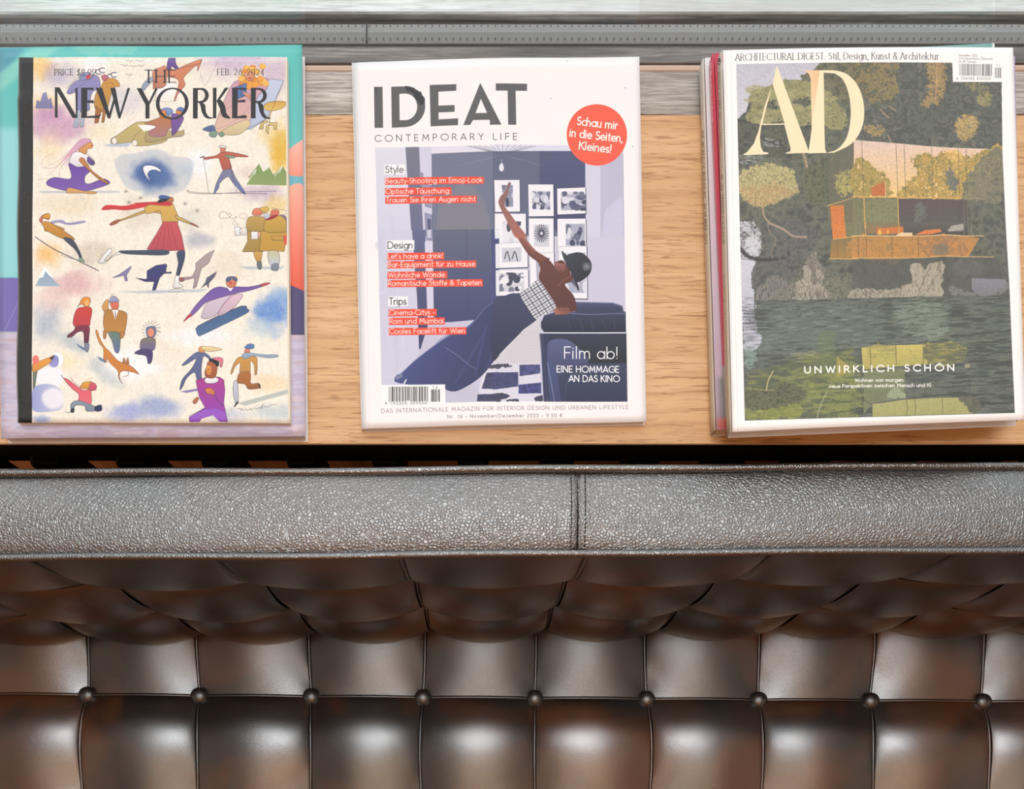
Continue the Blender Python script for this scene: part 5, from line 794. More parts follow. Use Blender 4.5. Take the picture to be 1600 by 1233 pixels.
    g = cv.noise(1.4, 77, 1, 1, 2) - .5; M = cv.mask([PH]); m, x0, y0, x1, y1 = M; cv.a[y0:y1, x0:x1] *= (1 + .20 * g[y0:y1, x0:x1] * m)[..., None]; cv.put(m * .10, (x0, y0, x1, y1), c8((150, 150, 142)))  # even grey veil over the print: window gloss haze painted in
    # white frame again where the ragged paint ran over, then lettering
    cv.ctx(); Wt = (249, 246, 244); cv.poly([(1486.5, 90), (1570, 90), (1570, 128.6), (1488, 129.6)], Wt); cv.poly([(1120, 60), (1620, 60), (1620, 99.2), (1480, 99.6), (1120, 100.6)], Wt); cv.poly([(1564.4, 90), (1566, 240), (1571, 350), (1577, 450), (1581.5, 560), (1585.4, 645.6), (1620, 645), (1620, 60)], Wt); cv.poly([(1585.4, 645.6), (1400, 652), (1163.6, 657.6), (1120, 660), (1120, 700), (1640, 690), (1640, 644)], Wt); cv.poly([(1149.2, 60), (1157, 400), (1163.6, 657.6), (1163.6, 700), (1110, 700), (1110, 60)], Wt)
    cv.line([(1142, 78), (1147, 400), (1153, 677)], .9, (226, 222, 220), .9, True); cv.line([(1134, 78), (1140, 400), (1148, 677)], .9, (232, 228, 224), .9, True)
    CR, CR2 = (250, 228, 190), (240, 200, 150)
    I(); cv.poly([[(548, 178), (756, 742), (604, 746), (604, 740), (632, 732), (636, 716), (596, 560), (450, 560), (440, 640), (446, 700), (462, 732), (494, 738), (494, 748), (328, 752), (360, 730), (400, 680), (430, 600), (470, 440), (520, 300), (528, 262)], [(598, 552), (520, 296), (455, 552)]], CR, multi=True)
    cv.grad([(720, 212), (840, 214), (856, 720), (850, 744), (730, 742), (766, 716), (770, 560), (764, 270), (752, 236)], (238, 200, 156), (252, 232, 202)); cv.grad([(776, 240), (836, 230), (840, 400), (790, 520), (770, 420)], (232, 186, 136), (250, 222, 180), a=.6, blur=4)
    D_out = [(836, 214), (910, 214)] + [(1000 + 0, 236)]
    cv.ctx(); o = [(1280, 112), (1300, 112)] + cat([(1301, 112), (1322, 118), (1340, 138), (1348.6, 168), (1346, 200), (1330, 226), (1302, 240.6)], False, 6) + [(1284, 241), (1262, 241.4)]
    i_ = [(1286.0, 115.5), (1302, 117)] + cat([(1303, 117), (1316, 127), (1325, 150), (1328, 180), (1324, 210), (1314, 229), (1302, 238)], False, 6) + [(1290, 240.6), (1287.5, 232)]
    cv.poly([o, i_[::-1]], (250, 230, 192), multi=True)
    cv.text('ARCHITECTURAL DIGEST. Stil, Design, Kunst & Architektur', 1149, 95.0, 10.6, (104, 100, 104), .12, .055, True, width=318, thin=.05)
    g = (150, 146, 148); cv.text('November 2023', 1497.6, 89.4, 3.2, g, .15, .1, width=28.8); cv.text('10 € Deutschland, Österreich', 1497.6, 94.2, 3.2, g, .15, .1, width=53); cv.text('16 SFr Schweiz', 1497.6, 99.2, 3.2, g, .15, .1, width=27)
    barcode(cv, 1498, 101, 1550, 119.6, 80, 31, (118, 116, 120)); barcode(cv, 1554.2, 106.2, 1564.4, 122.4, 20, 33, (118, 116, 120)); cv.poly([(1499, 120), (1549, 120), (1549, 128), (1499, 128)], Wt); gr = (120, 118, 122)
    cv.text('4', 1493.4, 126.2, 4, gr, .14, .1); cv.text('194185', 1500.6, 126.0, 4.2, gr, .14, .2, width=21.4); cv.text('410009', 1525.4, 125.6, 4.2, gr, .14, .2, width=22); cv.text('11', 1556.4, 104.6, 3.4, gr, .14, .5, width=6)
    w = (255, 252, 248); cv.text('UNWIRKLICH SCHÖN', 1256.8, 583.8, 9.6, w, .21, .46, ang=-.9, width=234); cv.text('Wohnen von morgen:', 1334.6, 598.2, 5.2, w, .17, .10, ang=-.5, width=77); cv.text('neue Perspektiven zwischen Mensch und KI', 1294.6, 607.2, 5.2, w, .17, .10, ang=-.6, width=159)
    return cv.image('lake_cover')

def spine_print(name, quad, base, jobs, S=4.0):
    cv = Canvas(quad, S, base)
    for j in jobs: j(cv)
    return cv.image(name)

def teal_cover(quad):
    cv = Canvas(quad, 1.8, (100, 196, 190)); cv.ctx()
    cv.grad([(-30, 60), (490, 60), (490, 700), (-30, 700)], (92, 190, 184), (140, 206, 214))
    cv.poly([(-30, 60), (40, 72), (0, 130), (-30, 150)], (84, 156, 176), 1, 3); cv.poly([(55, 72), (100, 72), (30, 120), (-10, 150), (-10, 120)], (140, 212, 200), .8, 3)
    cv.rag([(120, 72), (210, 72), (200, 86), (140, 88)], [(130, 206, 190)], 4, .6, .6, 2); cv.poly([(-30, 200), (30, 200), (30, 434), (-30, 434)], (150, 214, 218), 1, 5)
    cv.grad([(478, 222), (440, 236), (440, 330), (456, 320), (478, 330)], (120, 190, 200), (110, 180, 196)); cv.grad(cat([(480, 220), (455, 232), (440, 250), (446, 272), (480, 272)]), (250, 190, 172), (244, 150, 130)); cv.grad(cat([(480, 304), (450, 294), (444, 330), (446, 430), (470, 462), (480, 462)]), (250, 180, 160), (226, 84, 60))
    cv.poly([(-30, 434), (30, 434), (30, 518), (-30, 518)], (120, 108, 178)); cv.line([(8, 515), (30, 470)], .8, (170, 160, 200)); cv.poly([(440, 440), (490, 462), (490, 524), (440, 524)], (84, 76, 118)); cv.line([(440, 523), (490, 523)], 1.2, (60, 50, 70))
    cv.grad([(-30, 518), (490, 524), (490, 700), (-30, 700)], (188, 172, 188), (206, 198, 216)); cv.rag([(-30, 520), (490, 526), (490, 700), (-30, 700)], [(196, 176, 190), (206, 200, 220), (182, 172, 200), (214, 196, 206)], 16, .1, .8, 1, 3, sx=2.5, sy=.5, sm=False)
    for i in range(8): cv.line([(-10 + i * 64, 676 + 5 * math.sin(i * 2)), (30 + i * 62, 672 + 5 * math.cos(i)), (54 + i * 62, 678)], .5, (150, 130, 150), .6, True)
    return cv.image('teal_cover')
def pastel_cover(quad, top, bottom, seed):
    cv = Canvas(quad, 1.2, top); q = quad; cv.grad(q, top, bottom); return cv.image('pastel_cover_%d' % seed)
# ------------------------------------------------------------------ materials
M_OAK = oak_material()
M_PAINT = weathered_material('weathered_white_paint', (lin(112, 106, 100), lin(196, 188, 178), lin(232, 228, 222)), 1.0)
M_PAINT2 = weathered_material('weathered_grey_paint', (lin(84, 80, 78), lin(150, 145, 140), lin(206, 202, 198)), 5.0)
M_DARKP = weathered_material('grimy_dark_paint', (lin(40, 37, 36), lin(84, 78, 74), lin(150, 142, 136)), 9.0)
M_BEAD = plain('beige_putty', lin(206, 180, 160), .5)
M_GASKET = plain('grey_rubber', lin(140, 138, 136), .4)
M_HOLE = plain('dark_hole', lin(58, 58, 60), .8)
M_BLACK = plain('black_enamel', (.004, .004, .004), .5, 0, .3)
M_WALL = plain('white_wall', lin(226, 220, 210), .8)
M_CEIL = plain('white_ceiling', lin(240, 238, 232), .85)
M_CHROME = plain('chrome', (.7, .7, .72), .15, 1.0)
M_LEATHER = leather_material('grained_black_leather', 410, .8, (.36, .45), .25, 1.0, 2.05)
M_SMOOTH = leather_material('smooth_black_leather', 620, .14, (.24, .34), 1.0, 1.0)
M_PIPING = leather_material('piping_leather', 560, .5, (.24, .30), .2, 1.0, 1.9)
M_WELT = leather_material('welt_leather', 700, .2, (.28, .36), .6, .9)
M_PAPER = plain('page_edges', lin(226, 212, 190), .8)
M_PAPERW = plain('white_page_edges', lin(232, 226, 232), .7)
def wood_floor():
    t = NT('oak_floor'); c = t.ramp(t.noise((1, 12, 12), 3, 5), [(.3, lin(120, 74, 40)), (.7, lin(176, 120, 72))]); t.set(Base_Color=c, Roughness=.4); return t.m
M_FLOOR = wood_floor()
def wood_panel():
    t = NT('walnut_panelling'); c = t.ramp(t.noise((9, 9, 1), 2, 5), [(.3, lin(130, 76, 40)), (.7, lin(190, 126, 76))]); t.set(Base_Color=c, Roughness=.45); return t.m
M_PANEL = wood_panel()
def glass_material():
    m = bpy.data.materials.new('window_glass'); m.use_nodes = True; t = m.node_tree; t.nodes.clear()
    o = t.nodes.new('ShaderNodeOutputMaterial'); tr = t.nodes.new('ShaderNodeBsdfTransparent'); gl = t.nodes.new('ShaderNodeBsdfGlossy'); mx = t.nodes.new('ShaderNodeMixShader'); lw = t.nodes.new('ShaderNodeLayerWeight'); pw = t.nodes.new('ShaderNodeMath'); ma = t.nodes.new('ShaderNodeMath')
    gl.inputs['Roughness'].default_value = .01; tr.inputs['Color'].default_value = (.95, .97, .97, 1); lw.inputs['Blend'].default_value = .5; pw.operation = 'POWER'; pw.inputs[1].default_value = 4.0; ma.operation = 'MULTIPLY_ADD'; ma.inputs[1].default_value = .9; ma.inputs[2].default_value = .07
    t.links.new(lw.outputs['Facing'], pw.inputs[0]); t.links.new(pw.outputs[0], ma.inputs[0]); t.links.new(ma.outputs[0], mx.inputs[0]); t.links.new(tr.outputs[0], mx.inputs[1]); t.links.new(gl.outputs[0], mx.inputs[2]); t.links.new(mx.outputs[0], o.inputs[0]); return m
M_GLASS = glass_material()

# ------------------------------------------------------------------ the room
XL, XR, YB, YW, HC = -3.0, 3.2, -1.7, 0.52, 3.4
structure(box('floor', XL, XR, YB, YW, -.05, 0, M_FLOOR))
structure(box('ceiling', XL, XR, YB, YW, HC, HC + .05, M_CEIL))
structure(box('wall_left', XL - .1, XL, YB, YW, 0, HC, M_WALL)); structure(box('wall_right', XR, XR + .1, YB, YW, 0, HC, M_WALL))
structure(box('baseboard_front', XL, XR, YW - .012, YW, 0, .5, M_PANEL))
structure(box('wall_back', XL, XR, YB - .1, YB, 0, HC, M_PANEL))
wf = structure(box('wall_front', XL, XR, YW, YW + .04, 0, SILL - .045, M_WALL)); box('lintel', XL, XR, YW, YW + .04, 3.28, HC, M_WALL, wf)
for a, b in ((XL, -2.4), (2.7, XR)): box('pier', a, b, YW, YW + .04, SILL - .045, 3.28, M_WALL, wf)

# ------------------------------------------------------------------ window sill and window frame (profiles run along x)
def Yv(v, z=SILL): return (V0 - v) * (ZC - z) / F
def profile(name, yz, x0, x1, mat, parent=None, n=90, wob=0.0, seed=1, jag=None):
    """long moulding: yz is the closed cross-section; jag roughens one corner index along the length"""
    r = random.Random(seed); V = []; Fc = []; k = len(yz)
    for i in range(n + 1):
        x = x0 + (x1 - x0) * i / n; w = wob * math.sin(i * .37 + seed)
        for j, (y, z) in enumerate(yz):
            dy = (r.random() - .5) * jag[1] if jag and j in jag[0] else 0
            V.append((x, y + w + dy, z))
    for i in range(n):
        for j in range(k): Fc.append((i * k + j, (i + 1) * k + j, (i + 1) * k + (j + 1) % k, i * k + (j + 1) % k))
    Fc.append(tuple(range(k))); Fc.append(tuple(n * k + j for j in reversed(range(k))))
    return mesh(name, V, Fc, mat, parent, smooth=False)
GX0, GX1 = -2.4, 2.7
sill = structure(profile('windowsill', [(Yv(180), SILL), (Yv(693.0), SILL), (Yv(693.8), SILL - .0008), (Yv(693.8), SILL - .0016), (Yv(180), SILL - .0016)], GX0, GX1, M_OAK, n=8), 'light oak windowsill board with straight grain under the magazines')
profile('core', [(Yv(172), SILL - .0065), (Yv(180.6), SILL - .0065), (Yv(180.7), SILL - .0017), (Yv(694), SILL - .0017), (Yv(694), SILL - .022), (Yv(172), SILL - .022)], GX0, GX1, M_BLACK, sill, n=2)  # black core runs under the rear gap, standing in for its shadow line
win = bpy.data.objects.new('window_1', None); sc.collection.objects.link(win); win['kind'] = 'structure'; win.location = (0, .5, SILL)
z = SILL - .0085
profile('lower_rail', [(Yv(175.6), z + .003), (Yv(174.2), z + .006), (Yv(150), z + .007), (Yv(118), z + .007), (Yv(109), z + .007), (Yv(108), z - .03), (Yv(175.6), z - .03)], GX0, GX1, M_PAINT, win, n=700, jag=((0, 1), .0016), seed=3)
profile('putty_bead', [(Yv(109), z + .006), (Yv(107.5), z + .0075), (Yv(103.5), z + .0082), (Yv(100), z + .0075), (Yv(98.6), z + .006), (Yv(98.6), z - .02), (Yv(109), z - .02)], GX0, GX1, M_BEAD, win, n=60, wob=.0002)
profile('middle_rail', [(Yv(98.5), z + .006), (Yv(97), z + .008), (Yv(73), z + .008), (Yv(71), z + .006), (Yv(70), z - .03), (Yv(98.5), z - .03)], GX0, GX1, M_PAINT2, win, n=300, jag=((3,), .0008), seed=5)
profile('dark_joint', [(Yv(72), z - .001), (Yv(65), z - .003), (Yv(65), z - .03), (Yv(72), z - .03)], GX0, GX1, M_DARKP, win, n=60, seed=6)
z = SILL - .0006
profile('rubber_gasket', [(Yv(66.5), z - .004), (Yv(65), z - .001), (Yv(50), z + .0005), (Yv(35), z - .001), (Yv(32.5), z - .004), (Yv(32.5), z - .03), (Yv(66.5), z - .03)], GX0, GX1, M_GASKET, win, n=60)
bm = bmesh.new()                                              # the two rows of pin holes in the gasket, slit-shaped dimples
for v_ in (39.5, 59.5):
    x = -.42
    while x < .45:
        c = Vector((x, Yv(v_), z - .0002)); r_ = bmesh.ops.create_circle(bm, cap_ends=True, radius=1, segments=8)
        for q in r_['verts']: q.co = Vector((c.x + q.co.x * .0007, c.y + q.co.y * .0005, c.z + .0004))
        x += .00515
go = bmobj('pin_hole', bm, M_HOLE, win); go['kind'] = 'stuff'
box('gasket_joint', P(573, 50, z).x - .0004, P(573, 50, z).x + .0004, Yv(65), Yv(34), z - .002, z + .0009, M_HOLE, win)
profile('outer_rail', [(Yv(32.4), z - .012), (Yv(26), z - .006), (Yv(20.5), z - .006), (Yv(20), z - .03), (Yv(32.4), z - .03)], GX0, GX1, M_DARKP, win, n=200, seed=8)
profile('outer_bead', [(Yv(20), z - .004), (Yv(18), z - .0015), (Yv(13.5), z - .0015), (Yv(12), z - .004), (Yv(12), z - .03), (Yv(20), z - .03)], GX0, GX1, M_PAINT2, win, n=200, seed=11)
M_OUT = weathered_material('outer_sill_paint', (lin(214, 210, 204), lin(240, 238, 234), lin(250, 249, 247)), 3.0)
profile('outer_sill', [(Yv(12), z - .006), (Yv(12) + .35, z - .03), (Yv(12) + .35, z - .06), (Yv(12), z - .05)], GX0, GX1, M_OUT, win, n=60, seed=12)
gy = Yv(69)
box('glass_pane', GX0, GX1, gy, gy + .004, z - .002, 3.27, M_GLASS, win)
for x in (GX0 + .04, .95, GX1 - .04): box('window_stile', x - .04, x + .04, gy - .02, gy + .05, z - .01, 3.28, M_PAINT2, win, .004)
box('head_rail', GX0, GX1, gy - .02, gy + .05, 3.22, 3.28, M_PAINT2, win)

# ------------------------------------------------------------------ magazines
def grid_sheet(name, quad, z, curl, mat, parent, nx=28, ny=36, th=.0006):
    """cover sheet with the print on top: quad in picture units at height z, curl(a, b) lifts it"""
    V = []; U = []; Fc = []; q = [np.array(p, float) for p in quad]
    for layer in (0, 1):
        for j in range(ny + 1):
            for i in range(nx + 1):
                a, b = i / nx, j / ny; p = q[0] * (1 - a) * (1 - b) + q[1] * a * (1 - b) + q[2] * a * b + q[3] * (1 - a) * b
                w = P(p[0], p[1], z); V.append((w.x, w.y, z + curl(a, b) - layer * th)); U.append((a, 1 - b))
    L = (nx + 1) * (ny + 1); I = lambda i, j: j * (nx + 1) + i
    for j in range(ny):
        for i in range(nx):
            Fc.append((I(i, j + 1), I(i + 1, j + 1), I(i + 1, j), I(i, j))); Fc.append((L + I(i, j), L + I(i + 1, j), L + I(i + 1, j + 1), L + I(i, j + 1)))
    rim = [I(i, 0) for i in range(nx)] + [I(nx, j) for j in range(ny)] + [I(i, ny) for i in range(nx, 0, -1)] + [I(0, j) for j in range(ny, 0, -1)]
    for a, b in zip(rim, rim[1:] + rim[:1]): Fc.append((a, b, b + L, a + L))
    return mesh(name, V, Fc, mat, parent, uvs=U)
def page_block(name, quad, z0, z1, inset, curl, mat, parent, nx=16, ny=16):
    q = [np.array(p, float) for p in quad]; c = sum(q) / 4; V = []; Fc = []; w = [P(p[0], p[1], z1) for p in q]
    c = sum(w, Vector()) / 4; w = [p + (c - p).normalized() * inset for p in w]
    for top in (1, 0):
        for j in range(ny + 1):
            for i in range(nx + 1):
                a, b = i / nx, j / ny; p = w[0] * (1 - a) * (1 - b) + w[1] * a * (1 - b) + w[2] * a * b + w[3] * (1 - a) * b
                V.append((p.x, p.y, z1 - .0007 + curl(a, b) if top else z0 + .0004))
    L = (nx + 1) * (ny + 1); I = lambda i, j: j * (nx + 1) + i
    for j in range(ny):
        for i in range(nx): Fc += [(I(i, j + 1), I(i + 1, j + 1), I(i + 1, j), I(i, j)), (L + I(i, j), L + I(i + 1, j), L + I(i + 1, j + 1), L + I(i, j + 1))]
    rim = [I(i, 0) for i in range(nx)] + [I(nx, j) for j in range(ny)] + [I(i, ny) for i in range(nx, 0, -1)] + [I(0, j) for j in range(ny, 0, -1)]
    for a, b in zip(rim, rim[1:] + rim[:1]): Fc.append((a, b, b + L, a + L))
    return mesh(name, V, Fc, mat, parent, smooth=False)
def strip(name, a0, a1, z0, z1, mat, parent, out=.0006, n=20, zt=None):
    """spine: upright strip from picture point a0 (far end) to a1 (near end), both taken at height zt"""
    V = []; U = []; Fc = []; zt = zt or z1
    p0, p1 = P(*a0, zt), P(*a1, zt); d = (p1 - p0).normalized(); nrm = Vector((d.y, -d.x, 0))
    if nrm.x > 0: nrm = -nrm
    m = 5
    for j in range(n + 1):
        p = p0 + (p1 - p0) * j / n
        for k in range(m):
            t = k / (m - 1); bulge = out * (1 + .9 * math.sin(math.pi * t)); q = p + nrm * bulge
            V.append((q.x, q.y, z0 + (z1 - z0) * t)); U.append((t, 1 - j / n))
    for j in range(n):
        for k in range(m - 1): i = j * m + k; Fc.append((i, i + 1, i + m + 1, i + m))
    o = mesh(name, V, Fc, mat, parent, uvs=U); md = o.modifiers.new('thickness', 'SOLIDIFY'); md.thickness = .0005; md.offset = -1
    return o
def back_cover(quad, z0, z1, mat, parent):
    w = [P(p[0], p[1], z1) for p in quad]; V = [(p.x, p.y, z0 + .0004) for p in w] + [(p.x, p.y, z0) for p in w]
    return mesh('back_cover', V, [(0, 1, 2, 3)[::-1], (4, 5, 6, 7), (0, 1, 5, 4), (1, 2, 6, 5), (2, 3, 7, 6), (3, 0, 4, 7)], mat, parent, smooth=False)
M_WHITEC = plain('white_card', lin(240, 238, 238), .4)
rnd = random.Random(3)
def bumpy(seed, amp, fx=3.0, fy=3.0):
    return lambda a, b: amp * (.5 + .5 * math.sin(a * fx * 2 + seed) * math.sin(b * fy * 2 + seed * 1.7))

# left pair
zt = SILL + .0095
QT = [(-6, 74.5), (472, 71), (477.0, 682.5), (1.5, 685)]
mg = root('magazine', 'large teal and coral magazine lying underneath the watercolour magazine', 'magazine', P(240, 380, SILL), 'magazines on the windowsill')
back_cover(QT, SILL + .0003, zt, M_WHITEC, mg); page_block('pages', QT, SILL + .0006, zt, .0022, lambda a, b: 0, M_PAPERW, mg)
grid_sheet('front_cover', QT, zt, lambda a, b: .0006 * math.sin(a * 5) ** 2, print_material('teal_print', teal_cover(QT), .3), mg)
zn = zt + .0042; QN = [(30, 91), (449, 90), (454, 662), (28, 661)]
cn = lambda a, b: .0016 * math.exp(-(a / .05) ** 2) * (.5 + .5 * math.sin(b * 17)) * (1 if .1 < b < .95 else .3) + .0005 * math.sin(a * 6) ** 2 + .0004
mg = root('magazine', 'thin magazine with a cream watercolour cover of winter sports figures and a black bound edge', 'magazine', P(240, 380, zt), 'magazines on the windowsill')
page_block('pages', QN, zt + .0006, zn, .0004, cn, M_PAPER, mg); grid_sheet('front_cover', QN, zn, cn, print_material('watercolour_print', watercolour_cover(QN), .42), mg, 60, 60, .0003); back_cover(QN, zt + .0007, zn, M_WHITEC, mg)

# middle one
zi = SILL + .0065; QI = [(551, 97.5), (999, 88.5), (1010, 659), (566, 670)]
ci = lambda a, b: .0012 * math.sin(math.pi * min(1, a * 1.1)) ** 2 + (.0005 * (1 - min(1, a / .03)) * -1)
mg = root('magazine', 'white magazine with a reclining woman in a hat and a round orange spot', 'magazine', P(780, 380, SILL), 'magazines on the windowsill')
page_block('pages', QI, SILL + .0006, zi, .0018, ci, M_PAPERW, mg); grid_sheet('front_cover', QI, zi, ci, print_material('white_print', white_cover(QI), .3), mg, 40, 40); back_cover(QI, SILL + .0003, zi, M_WHITEC, mg); strip('spine', QI[0], QI[3], SILL + .0005, zi - .0006, M_WHITEC, mg, .0001)

# right stack, bottom to top
def dark(t, y, cap, w, c=(96, 86, 76), **kw): return lambda cv: (cv.ctx(), cv.text(t, kw.get('x', 0), y, cap, c, .15, .12, True, ang=90 + kw.get('rot', -1.6), width=w, thin=.08))
z0, z1 = SILL, SILL + .0108; Q1 = [(1101, 91), (1553.5, 68), (1572, 652), (1119.5, 672)]
mg = root('magazine', 'magazine with a cream lettered spine at the bottom of the tall stack', 'magazine', P(1330, 380, SILL), 'magazines on the windowsill')
back_cover(Q1, z0 + .0003, z1, M_WHITEC, mg); page_block('pages', Q1, z0 + .0006, z1, .0006, lambda a, b: 0, M_PAPER, mg)
def pastel(q):
    cv = Canvas(q, 1.2, (232, 222, 228)); cv.ctx(); cv.grad([(1090, 80), (1180, 80), (1190, 680), (1100, 680)], (240, 236, 238), (206, 172, 190)); cv.grad([(1180, 50), (1560, 50), (1580, 670), (1190, 680)], (120, 170, 166), (150, 190, 188)); cv.poly([(1549.5, 60), (1556, 60), (1575, 660), (1568, 660)], (240, 240, 238))
    cv.poly([(1121, 590), (1140, 590), (1142, 655), (1124, 655)], (150, 146, 146), 1, 4); cv.poly([(1121, 655), (1144, 655), (1144, 680), (1121, 680)], (226, 130, 120), 1, 3)
    return cv.image('pastel_cover')
grid_sheet('front_cover', Q1, z1, lambda a, b: .0003, print_material('pastel_print', pastel(Q1), .35), mg, 16, 16)
def spx(q, z0, z1, out=0):       # picture-plane quad of a spine, wide end at the top cover
    b0, b1 = P(*q[0], z1), P(*q[3], z1); f = lambda p: (U0 + p.x * F / (ZC - z0), V0 - p.y * F / (ZC - z0)); return [f(b0), q[0], q[3], f(b1)]
SQ = spx(Q1, z0, z1); cream = (206, 196, 182)
strip('spine', Q1[0], Q1[3], z0 + .0004, z1 - .0002, print_material('cream_spine', spine_print('cream_spine', SQ, cream, [
    lambda cv: (cv.ctx(), cv.grad([(1080, 60), (1125, 60), (1125, 690), (1080, 690)], (222, 216, 208), (204, 186, 164))),
    lambda cv: (cv.ctx(), cv.text('THE WORLD OF INTERIORS', 1098.2, 204, 4.6, (78, 64, 56), .17, .14, True, ang=88.2, width=107, thin=.09), cv.text('NOVEMBER 2023', 1102.2, 320, 4.4, (78, 64, 56), .17, .14, True, ang=88.2, width=62, thin=.09))]), .45), mg, .0006)
z0, z1 = z1 + .0006, z1 + .0103; Q2 = [(1116, 83.5), (1585.5, 88), (1597, 655), (1142, 671)]
mg = root('magazine', 'magazine with a glossy crimson spine in the middle of the stack', 'magazine', P(1330, 380, z0), 'magazines on the windowsill')
def crimson(q):
    cv = Canvas(q, 1.2, (214, 52, 82)); cv.ctx(); cv.poly([(1116, 576), (1160, 576), (1160, 700), (1116, 700)], (196, 184, 176)); cv.poly([(1118, 656), (1160, 656), (1160, 700), (1118, 700)], (226, 140, 128)); cv.poly([(1560, 60), (1600, 60), (1612, 680), (1570, 680)], (190, 164, 214)); return cv.image('crimson_cover')
back_cover(Q2, z0 + .0002, z1, M_WHITEC, mg); page_block('pages', Q2, z0 + .0005, z1, .0006, lambda a, b: 0, M_PAPER, mg)
grid_sheet('front_cover', Q2, z1, lambda a, b: .0002, print_material('crimson_print', crimson(Q2), .25), mg, 16, 16); SQ = spx(Q2, z0, z1)
def redmarks(cv):
    cv.ctx(); r = random.Random(5); cv.grad([(1090, 70), (1140, 70), (1140, 590), (1090, 590)], (222, 60, 88), (206, 52, 84)); cv.poly([(1100, 574), (1150, 574), (1150, 700), (1100, 700)], (176, 166, 160), 1, 1.5); cv.poly([(1100, 655), (1150, 655), (1150, 700), (1100, 700)], (222, 120, 112), 1, 2); cv.line([(1137, 578), (1139, 612)], 1.2, (60, 56, 58), .8)
    y = 100
    while y < 192:
        x = 1111.8 + (y - 100) * .026; cv.line([(x, y), (x + 2.6 + r.random(), y + .3)], .7, (246, 176, 184), .8); y += r.choice([1.3, 1.6, 2.6])
    y = 345
    while y < 372: x = 1119.3 + (y - 345) * .026; cv.line([(x, y), (x + 2, y)], .6, (246, 150, 160), .8); y += 1.8
strip('spine', Q2[0], Q2[3], z0 + .0003, z1 - .0002, print_material('crimson_spine', spine_print('crimson_spine', SQ, (212, 48, 78), [redmarks]), .22), mg, .0006)
z0, z1 = z1 + .0007, z1 + .0105; Q3 = [(1129.5, 78.5), (1583, 74.5), (1602, 656), (1144.5, 675)]
def c3(a, b): return .0022 * max(0, math.sin((a - .02) * 2.6)) * math.exp(-(b / .22) ** 2) * 0 + .0012 * math.sin(a * 3.1) + .0016 * math.exp(-((a - .74) / .06) ** 2 - ((b - .52) / .10) ** 2) + .0010 * math.exp(-((a - .86) / .05) ** 2 - ((b - .42) / .12) ** 2)
mg = root('magazine', 'magazine with a lakeside glass house cover and tall gold letters, topmost of the stack', 'magazine', P(1330, 380, z0), 'magazines on the windowsill')
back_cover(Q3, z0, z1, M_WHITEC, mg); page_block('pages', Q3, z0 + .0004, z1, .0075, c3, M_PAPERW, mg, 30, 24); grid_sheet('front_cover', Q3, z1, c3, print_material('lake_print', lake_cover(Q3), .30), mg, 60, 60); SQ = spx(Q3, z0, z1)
dk = (104, 92, 84)
strip('spine', Q3[0], Q3[3], z0 + .0004, z1 - .0002, print_material('grey_spine', spine_print('grey_spine', SQ, (196, 182, 164), [
    lambda cv: (cv.ctx(), cv.grad([(1110, 60), (1150, 60), (1150, 700), (1110, 700)], (202, 192, 180), (200, 184, 160)), cv.text('AD', 1123.4, 91, 5.6, (40, 36, 34), .24, .02, True, ang=88.5, width=11, thin=.08), cv.text('11/2023', 1124.2, 113, 4.2, dk, .15, .12, True, ang=88.5, width=27, thin=.08), cv.text('CONDÉ NAST GERMANY', 1125.0, 146.6, 4.2, dk, .15, .12, True, ang=88.5, width=86, thin=.08),
                cv.text('NR. 244', 1128.4, 274, 4.2, dk, .15, .12, True, ang=88.5, width=24, thin=.08), cv.text('UNWIRKLICH SCHÖN', 1129.4, 305, 4.4, dk, .15, .12, True, ang=88.5, width=77, thin=.08),
                cv.text('Benelux 10,90 €, Frankreich 11,90 €, Griechenland 11,90 €, Italien 11,90 €, Portugal (Cont.) 11,90 €, Spanien 11,90 €', 1133.4, 430, 2.6, (120, 106, 94), .16, .12, ang=88.5, width=222))]), .4), mg, .0006)

# ------------------------------------------------------------------ the leather sofa
S = .1396
X0S, YS = -.0688, .088                    # a button of the seat
BX0, BZ0 = .0816 - .1396 * 7, None
sofa = root('sofa', 'black leather sofa with button-tufted seat and backrest pushed against the windowsill', 'sofa', (0, .05, 0))
def pillow(u, v): return math.sqrt(max(0, u * u + v * v - u * u * v * v))
SKEW = -.0075
def seat_z(x, y):
    a = (x - X0S) / S; b = (y - SKEW * (x + .1) - YS) / .141
    u = abs(math.sin(math.pi * a)); v = math.sin(math.pi * (b - math.floor(b)) ** 1.65); base = .404 - .07 * (y - YS)
    return base + .012 * pillow(u, v) ** .7 + .017 * (u * v) ** .62 + .0016 * math.sin(23 * a + 9 * math.sin(3 * b)) * math.exp(-3.5 * u) * v * (1 - v)
seat = mesh('seat_cushion', *(lambda b: ([tuple(v.co) for v in b.verts], [[v.index for v in f.verts] for f in b.faces]))((lambda b: (b.verts.index_update(), b)[1])(box_data(X0S - 5 * S - .01, X0S + 7 * S + .01, YS - 3.2 * .141, YS + .141, .27, .385, .02))), M_SMOOTH, sofa, smooth=False)
def warp(x, y):      # seams are not ruler-straight: small drift away from the buttons
    b = (y - YS) / .141; a = (x - X0S) / S
    return x + .0035 * math.sin(a * 1.7 + 1) * math.sin(math.pi * b) , y
EPS = .0022 / S
def smooth(t): return t
NP = 26
